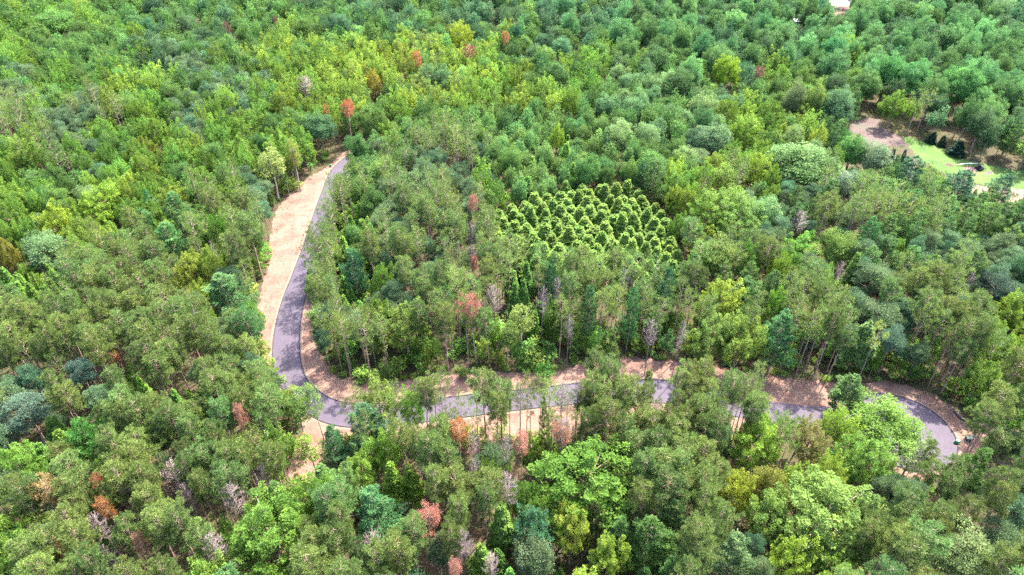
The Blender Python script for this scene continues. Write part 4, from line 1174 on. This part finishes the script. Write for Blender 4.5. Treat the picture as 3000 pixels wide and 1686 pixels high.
def sheet(name, poly, z, m, jit, step=1.2, with_along=False, cellsize=None):
    r = np.random.default_rng(len(name))
    P = np.array(poly, float); Q = np.roll(P, -1, 0)
    pts = []
    for a, b in zip(P, Q):
        n = max(1, int(np.hypot(*(b - a)) / step))
        for k in range(n):
            pts.append(a + (b - a) * k / n + np.array([-(b - a)[1], (b - a)[0]]) / np.hypot(*(b - a)) * float(np.clip(r.normal(0, jit), -1.5 * jit, 1.5 * jit)) * (1.0 if k else 0.0))
    n = len(pts)
    ed = [(k, (k + 1) % n) for k in range(n)]
    if with_along:                                    # inner points, so that the streaks can follow the road
        xs, ys = [p[0] for p in pts], [p[1] for p in pts]
        for gx in np.arange(min(xs), max(xs), 2.5):
            for gy in np.arange(min(ys), max(ys), 2.5):
                if inside(poly, gx, gy):
                    pts.append((gx + r.normal(0, 0.3), gy + r.normal(0, 0.3)))
    ov, _, of = delaunay_2d_cdt([Vector((float(p[0]), float(p[1]))) for p in pts], ed, [], 0, 1e-4)[:3]
    tri = [f_ for f_ in of if inside(pts[:n], sum(ov[k].x for k in f_) / 3, sum(ov[k].y for k in f_) / 3)]
    me = bpy.data.meshes.new(name)
    me.from_pydata([(v.x, v.y, z) for v in ov], [], tri); me.materials.append(m)
    if tri and me.polygons[0].normal.z < 0:
        me.flip_normals()
    if with_along:
        co = np.empty(len(me.vertices) * 3); me.vertices.foreach_get('co', co)
        at = me.attributes.new('along', 'FLOAT_VECTOR', 'POINT')
        at.data.foreach_set('vector', along(co.reshape(-1, 3)).astype(np.float32).ravel())
    return structure(name, me)

sheet('dirt_clearing', CLEAR, 0.03, M_DIRT, 0.45, with_along=True)

K = 9
f = np.linspace(0, 1, K)
RV = (ro[:, None] * (1 - f)[None, :, None] + ri[:, None] * f[None, :, None])
crown_z = 0.07 + 0.07 * (1 - (2 * f - 1) ** 2)
V = np.concatenate([RV.reshape(-1, 2), np.tile(crown_z, NR)[:, None]], 1)
Q = [(i * K + j, i * K + j + 1, (i + 1) * K + j + 1, (i + 1) * K + j) for i in range(NR - 1) for j in range(K - 1)]
al = np.stack([np.tile((f - 0.5) * 6.5, NR), np.repeat(mlen, K), np.zeros(NR * K)], 1)
structure('road', make_mesh('road', V, Q, [M_ROAD], attrs={'along': ('FLOAT_VECTOR', al)}, smooth=True))

# turning circle
an = np.linspace(0, 2 * math.pi, 73)[:-1]
rr = np.linspace(0.02, 1, 8) * BULB_R
V = np.array([(BULB_C[0] + q * math.cos(a), BULB_C[1] + q * math.sin(a), 0.074 + 0.075 * (1 - (q / BULB_R) ** 2)) for q in rr for a in an])
Q = [(i * 72 + j, i * 72 + (j + 1) % 72, (i + 1) * 72 + (j + 1) % 72, (i + 1) * 72 + j) for i in range(7) for j in range(72)]
structure('turning_circle', make_mesh('turning_circle', V, Q, [M_ROAD], attrs={'along': ('FLOAT_VECTOR', np.array([(q, a * 7, 0) for q in rr for a in an]))}, smooth=True))

def strip(name, path, side, prof, m):
    """a kerb: profile of (offset outwards, height) swept along a path"""
    p = np.asarray(path); t = unit(np.gradient(p, axis=0)); nrm = np.stack([-t[:, 1], t[:, 0]], 1) * side
    n, k = len(p), len(prof)
    V = np.array([(p[i, 0] + nrm[i, 0] * o_, p[i, 1] + nrm[i, 1] * o_, z) for i in range(n) for o_, z in prof])
    Q = [(i * k + j, i * k + j + 1, (i + 1) * k + j + 1, (i + 1) * k + j) for i in range(n - 1) for j in range(k - 1)]
    return structure(name, make_mesh(name, V, Q, [m]))
ar = np.linspace(rad(-155), rad(150), 90)
bulb = np.stack([BULB_C[0] + BULB_R * np.cos(ar), BULB_C[1] + BULB_R * np.sin(ar)], 1)
sg = 1 if np.cross(ri[40] - ro[40], ro[41] - ro[40]) > 0 else -1
prof = [(-0.05, 0.06), (0.06, 0.19), (0.22, 0.20), (0.30, 0.03)]
sand = [(0.26, 0.040), (0.45, 0.10), (0.75, 0.08), (0.95, 0.02)]
strip('kerb', ro[:236], sg, prof, M_CURB); strip('kerb', ri[:240], -sg, prof, M_CURB); strip('kerb', bulb, -1, prof, M_CURB)
strip('sand_verge', ro[:236], sg, sand, M_SAND); strip('sand_verge', ri[:240], -sg, sand, M_SAND); strip('sand_verge', bulb, -1, sand, M_SAND)

sheet('lawn', LAWN, 0.010, M_LAWN, 0.6)
sheet('gravel_track', TRACK, 0.016, M_GRAVEL, 0.7)
sheet('sandy_patch', [ground(*p) for p in DIRTY_PX], 0.006, M_SAND, 0.8)

# ground cover under the trees
r = np.random.default_rng(5)
n = 110000
yy = 45 + 260 * r.random(n) ** 0.75; xx = (r.random(n) * 2 - 1) * (0.75 * (yy * CP + 110 * SP) + 10)
ok = np.array([not any(inside(p, a, b) for p in (LAWN, TRACK)) for a, b in zip(xx, yy)])
nz = np.sin(xx * 0.21 + 1.3 * np.sin(yy * 0.13)) + np.sin(yy * 0.27 + 2 * np.sin(xx * 0.11))
inc = np.array([inside(CLEAR, a, b) for a, b in zip(xx, yy)])
dr = np.full(n, 99.0); dr[inc] = along(np.stack([xx, yy], 1)[inc])[:, 0]
bulbd = np.hypot(xx - BULB_C[0], yy - BULB_C[1])
ok &= np.where(inc, (r.random(n) < np.clip((dr - 5.0) * 0.035, 0, 0.4)) & (bulbd > BULB_R + 1.5), nz + r.normal(0, 0.7, n) > -0.9)
P = np.stack([xx, yy, np.where(inc, 0.04, r.uniform(0.05, 1.3, n) ** 1.5)], 1)[ok]; n = len(P)
V, Q = cards(P, rdir(r, n) + UP * 0.3, unit(UP + rdir(r, n) * 0.7), r.uniform(0.35, 0.9, n), r.uniform(0.25, 0.5, n))
gc = np.stack([r.uniform(0.05, 0.13, n), r.uniform(0.10, 0.17, n), r.uniform(0.02, 0.05, n), np.ones(n)], 1)
me = make_mesh('undergrowth', V, Q, [M_FAR], attrs={'var': ('FLOAT', np.full(4 * n, 0.5)), 'col': ('FLOAT_COLOR', np.repeat(gc, 4, 0))})
ug = link('undergrowth', me); ug['kind'] = 'stuff'; ug['label'] = 'low green ground cover on the forest floor'


# ------------------------------------------------------------------ small things
def bmobj(name, bm_, m, parent=None, smooth=False):
    me = bpy.data.meshes.new(name)
    bmesh.ops.recalc_face_normals(bm_, faces=bm_.faces[:])
    bm_.to_mesh(me); bm_.free(); me.materials.append(m)
    if smooth:
        me.polygons.foreach_set('use_smooth', [True] * len(me.polygons))
    return link(name, me, parent)

def box(bm_, x, y, z, sx, sy, sz, bev=0.03, taper=1.0, shift=0.0):
    r_ = bmesh.ops.create_cube(bm_, size=1.0)
    for v in r_['verts']:
        k = taper if v.co.z > 0 else 1.0
        v.co = (x + v.co.x * sx * k, y + v.co.y * sy * k + (shift if v.co.z > 0 else 0), z + (v.co.z + 0.5) * sz)
    if bev:
        ed = list({e for v in r_['verts'] for e in v.link_edges})
        bmesh.ops.bevel(bm_, geom=ed, offset=bev, segments=2, affect='EDGES')

def thing(name, label, cat, x, y, z=0.0, rz=0.0, group=None):
    o = link(name, None); o.location = (x, y, z); o.rotation_euler = (0, 0, rz)
    o['label'] = label; o['category'] = cat
    if group: o['group'] = group
    return o

M_DKGREEN = plain('dark_green_paint', (0.010, 0.030, 0.026), 0.4)
M_GREEN = plain('bright_green_plastic', (0.020, 0.19, 0.085), 0.3)
M_LITGREEN = plain('lit_green_plastic', (0.26, 0.34, 0.26), 0.4)  # whitish sunlit side of the green pedestal, painted as a colour
M_CONC = plain('concrete', (0.22, 0.20, 0.18), 0.9)
M_BLACK = plain('black_paint', (0.008, 0.009, 0.014), 0.35)
M_RUBBER = plain('rubber', (0.010, 0.010, 0.011), 0.8)
M_PALE = plain('pale_metal', (0.30, 0.32, 0.28), 0.4)
M_PIPE = plain('ribbed_pipe', (0.016, 0.017, 0.022), 0.35)
M_WOOD = plain('sawn_wood', (0.30, 0.24, 0.17), 0.7)
M_MULCH = noisy_mat('mulch', [(0.045, 0.028, 0.022), (0.11, 0.07, 0.055), (0.075, 0.045, 0.04)], scale=2.5, bump=0.8, bscale=8)
M_PINKMULCH = noisy_mat('fresh_mulch', [(0.07, 0.038, 0.035), (0.19, 0.115, 0.10), (0.12, 0.07, 0.062)], scale=2.5, bump=0.8, bscale=8)
M_ASH = noisy_mat('ash', [(0.06, 0.05, 0.055), (0.12, 0.10, 0.105)], scale=2.5, bump=0.6, bscale=8)
M_WHITE = plain('road_paint', (0.45, 0.44, 0.42), 0.6, var=0.1)
M_FARROAD = plain('old_asphalt', (0.10, 0.085, 0.105), 0.8, var=0.15, scale=0.4)
M_BLUEROOF = plain('pale_blue_roof', (0.20, 0.27, 0.38), 0.4, var=0.1)
M_WALL = plain('pale_wall', (0.26, 0.25, 0.24), 0.7, var=0.1)

x, y = ground(2836, 1291)
o = thing('utility_box', 'dark green utility box standing on bare dirt beside the cul-de-sac', 'utility box', x, y, 0.03, rad(-8))
b = bmesh.new(); box(b, 0, 0, 0.0, 1.5, 1.2, 0.10, 0.01); bmobj('pad', b, M_CONC, o)
b = bmesh.new(); box(b, 0, 0, 0.10, 1.3, 0.95, 0.75, 0.03); bmobj('cabinet', b, M_DKGREEN, o)
b = bmesh.new(); box(b, 0, 0, 0.853, 1.36, 1.02, 0.10, 0.02, 0.96); bmobj('lid', b, plain('green_grey_lid', (0.045, 0.085, 0.080), 0.35), o)
b = bmesh.new(); box(b, -0.35, -0.487, 0.45, 0.16, 0.03, 0.16, 0.005); bmobj('warning_plate', b, M_WHITE, o)
x, y = ground(2802, 1300)
o = thing('utility_pedestal', 'small bright green utility pedestal with pale sunlit top, nearer the asphalt than the dark box', 'utility box', x, y, 0.03, rad(20))
b = bmesh.new(); box(b, 0, 0, 0, 0.95, 0.85, 0.30, 0.03); bmobj('base', b, plain('mid_green_plastic', (0.020, 0.10, 0.062), 0.4), o)
b = bmesh.new(); box(b, 0, 0.02, 0.303, 0.90, 0.80, 0.62, 0.08, 0.72); bmobj('cover', b, M_GREEN, o)
b = bmesh.new(); box(b, 0.05, 0, 0.925, 0.62, 0.55, 0.05, 0.02, 0.9); bmobj('lit_cap', b, M_LITGREEN, o)  # pale plate that carries the lid's painted sunlit tone
x, y = ground(2803, 1308)
b = bmesh.new(); box(b, 0, 0, 0, 0.75, 0.16, 0.08, 0.01); o = bmobj('plank', b, M_WOOD); o.location = (x, y, 0.035); o.rotation_euler = (0, 0, rad(-25))
o['label'] = 'short pale plank lying on the dirt by the bright green pedestal'; o['category'] = 'plank'
x, y = ground(974, 489)
o = thing('marker_box', 'tiny teal utility marker where the dirt meets the far end of the road', 'utility box', x - 0.6, y, 0.03)
b = bmesh.new(); box(b, 0, 0, 0, 0.75, 0.7, 0.75, 0.05, 0.85); bmobj('body', b, plain('teal_plastic', (0.03, 0.16, 0.11), 0.4), o)
b = bmesh.new(); box(b, 0, 0, 0.753, 0.72, 0.66, 0.10, 0.03, 0.8); bmobj('lid', b, M_GREEN, o)
pp = [(*ground(*p), 0.16) for p in ((2794, 1206), (2800, 1214), (2809, 1224), (2818, 1231), (2827, 1236))]
pp = [tuple(q) for q in catmull(np.array(pp)[:, :2], 40)]
V, Q = tube([(a_, b_, 0.24) for a_, b_ in pp], [0.20 + 0.02 * (i % 2) for i in range(40)], 10)
o = link('drain_pipe', make_mesh('drain_pipe', V, Q, [M_PIPE])); o['label'] = 'black ribbed drain pipe lying along the edge of the woods by the cul-de-sac'; o['category'] = 'pipe'

# machine with a long boom on the lawn
x, y = ground(2866, 498)
o = thing('loader_machine', 'small black machine on the lawn with a long pale boom reaching sideways', 'machine', x, y, 0.01, rad(25))
b = bmesh.new(); box(b, 0, 0, 0.45, 1.5, 2.3, 0.75, 0.12, 0.85); box(b, 0, -0.1, 1.203, 1.1, 1.2, 0.75, 0.12, 0.75); bmobj('body', b, M_BLACK, o)
b = bmesh.new(); box(b, 0.15, -0.55, 1.45, 0.8, 0.5, 0.35, 0.03, 0.8); bmobj('windscreen', b, plain('glass_glint', (0.20, 0.24, 0.30), 0.15), o)
for sx in (-0.72, 0.72):
    for sy in (-0.75, 0.75):
        b = bmesh.new(); r_ = bmesh.ops.create_cone(b, cap_ends=True, segments=20, radius1=0.42, radius2=0.42, depth=0.3)
        for v in b.verts: v.co = (sx + v.co.z, sy + v.co.x, 0.42 + v.co.y)
        bmobj('wheel', b, M_RUBBER, o)
qx, qy = ground(2802, 486); ax_, ay_ = ground(2862, 489)
c_, s_ = math.cos(-rad(25)), math.sin(-rad(25))
loc = lambda X, Y: ((X - x) * c_ - (Y - y) * s_, (X - x) * s_ + (Y - y) * c_)
e0, e1, e2 = loc(ax_, ay_), loc((ax_ + qx) / 2, (ay_ + qy) / 2), loc(qx, qy)
V, Q = tube([(*e0, 1.15), (*e1, 1.0), (*e2, 0.35)], [0.22, 0.20, 0.14], 8); link('boom', make_mesh('boom', V, Q, [M_PALE]), o)
V, Q = tube([(0, 0.6, 1.0), ((e0[0]) * 0.7, (e0[1] + 0.6) * 0.6, 1.3), (*e0, 1.15)], [0.24, 0.24, 0.24], 8); link('boom_arm', make_mesh('boom_arm', V, Q, [M_BLACK]), o)

def mound(name, px, py, R, ry, h, m, label, seed):
    r_ = np.random.default_rng(seed)
    x, y = ground(px, py)
    V, Q = [], []
    n, k = 28, 8
    ph = r_.uniform(0, 6.28, 3)
    for i in range(k):
        for j in range(n):
            a = j * 6.283 / n; q = (i + 0.02) / (k - 1)
            w_ = 1 + 0.14 * math.sin(2 * a + ph[0]) + 0.09 * math.sin(5 * a + ph[1])
            V.append((x + math.cos(a) * q * R * w_, y + math.sin(a) * q * ry * w_, 0.005 + h * (1 - q * q) ** 1.2 * (1 + 0.3 * r_.normal() * (0.2 + q)) if i < k - 1 else 0.0))
    Q = [(i * n + j, (i + 1) * n + j, (i + 1) * n + (j + 1) % n, i * n + (j + 1) % n) for i in range(k - 1) for j in range(n)]
    o = link(name, make_mesh(name, V, Q, [m], smooth=False)); o['label'] = label; o['category'] = 'mound'
mound('mulch_mound', 2781, 484, 1.6, 1.3, 0.35, M_MULCH, 'low brown mulch mound on the lawn at the tip of the pale boom', 1)
mound('mulch_mound', 2843, 497, 1.9, 2.2, 0.75, M_PINKMULCH, 'pinkish-brown mulch mound right beside the black machine on the lawn', 2)
mound('ash_mound', 2897, 507, 1.4, 1.3, 0.22, M_ASH, 'flat grey mound alone on the lawn beyond the black machine', 3)

# far paved road, its verge and edge lines
sheet('bare_soil', [ground(*p) for p in [(2395, 12), (2500, 12), (2510, 60), (2470, 72), (2440, 50)]], 0.008, M_DIRT, 0.8)
fr = [ground(*p) for p in [(2360, 14), (2600, 22), (2600, -20), (2360, -24)]]
sheet('far_road', fr, 0.02, M_FARROAD, 0.0)
for p0, p1, wd in (((2400, 11.5), (2500, 14.5), 0.9), ((2400, 5.5), (2500, 8.0), 0.5)):
    (xa, ya), (xb, yb) = ground(*p0), ground(*p1)
    structure('road_line', make_mesh('road_line', [(xa, ya - wd / 2, 0.03), (xb, yb - wd / 2, 0.03), (xb, yb + wd / 2, 0.03), (xa, ya + wd / 2, 0.03)], [(0, 1, 2, 3)], [M_WHITE]))
x, y = ground(2331, 74)
o = thing('shed', 'pale blue-roofed shed glimpsed between distant trees near the top edge', 'shed', x, y, 0, rad(12))
b = bmesh.new(); box(b, 0, 0, 0, 4.2, 3.2, 2.4, 0.02); bmobj('wall', b, M_WALL, o)
b = bmesh.new()
vs = [b.verts.new(p) for p in [(-2.4, -1.9, 2.35), (2.4, -1.9, 2.35), (2.4, 1.9, 2.35), (-2.4, 1.9, 2.35), (-2.4, 0, 3.5), (2.4, 0, 3.5)]]
for q in ((0, 1, 5, 4), (2, 3, 4, 5), (1, 2, 5), (3, 0, 4), (3, 2, 1, 0)): b.faces.new([vs[i] for i in q])
bmobj('roof', b, M_BLUEROOF, o)
b = bmesh.new(); box(b, 0.3, -1.63, 0, 1.0, 0.06, 2.0, 0.01); bmobj('door', b, M_PALE, o)
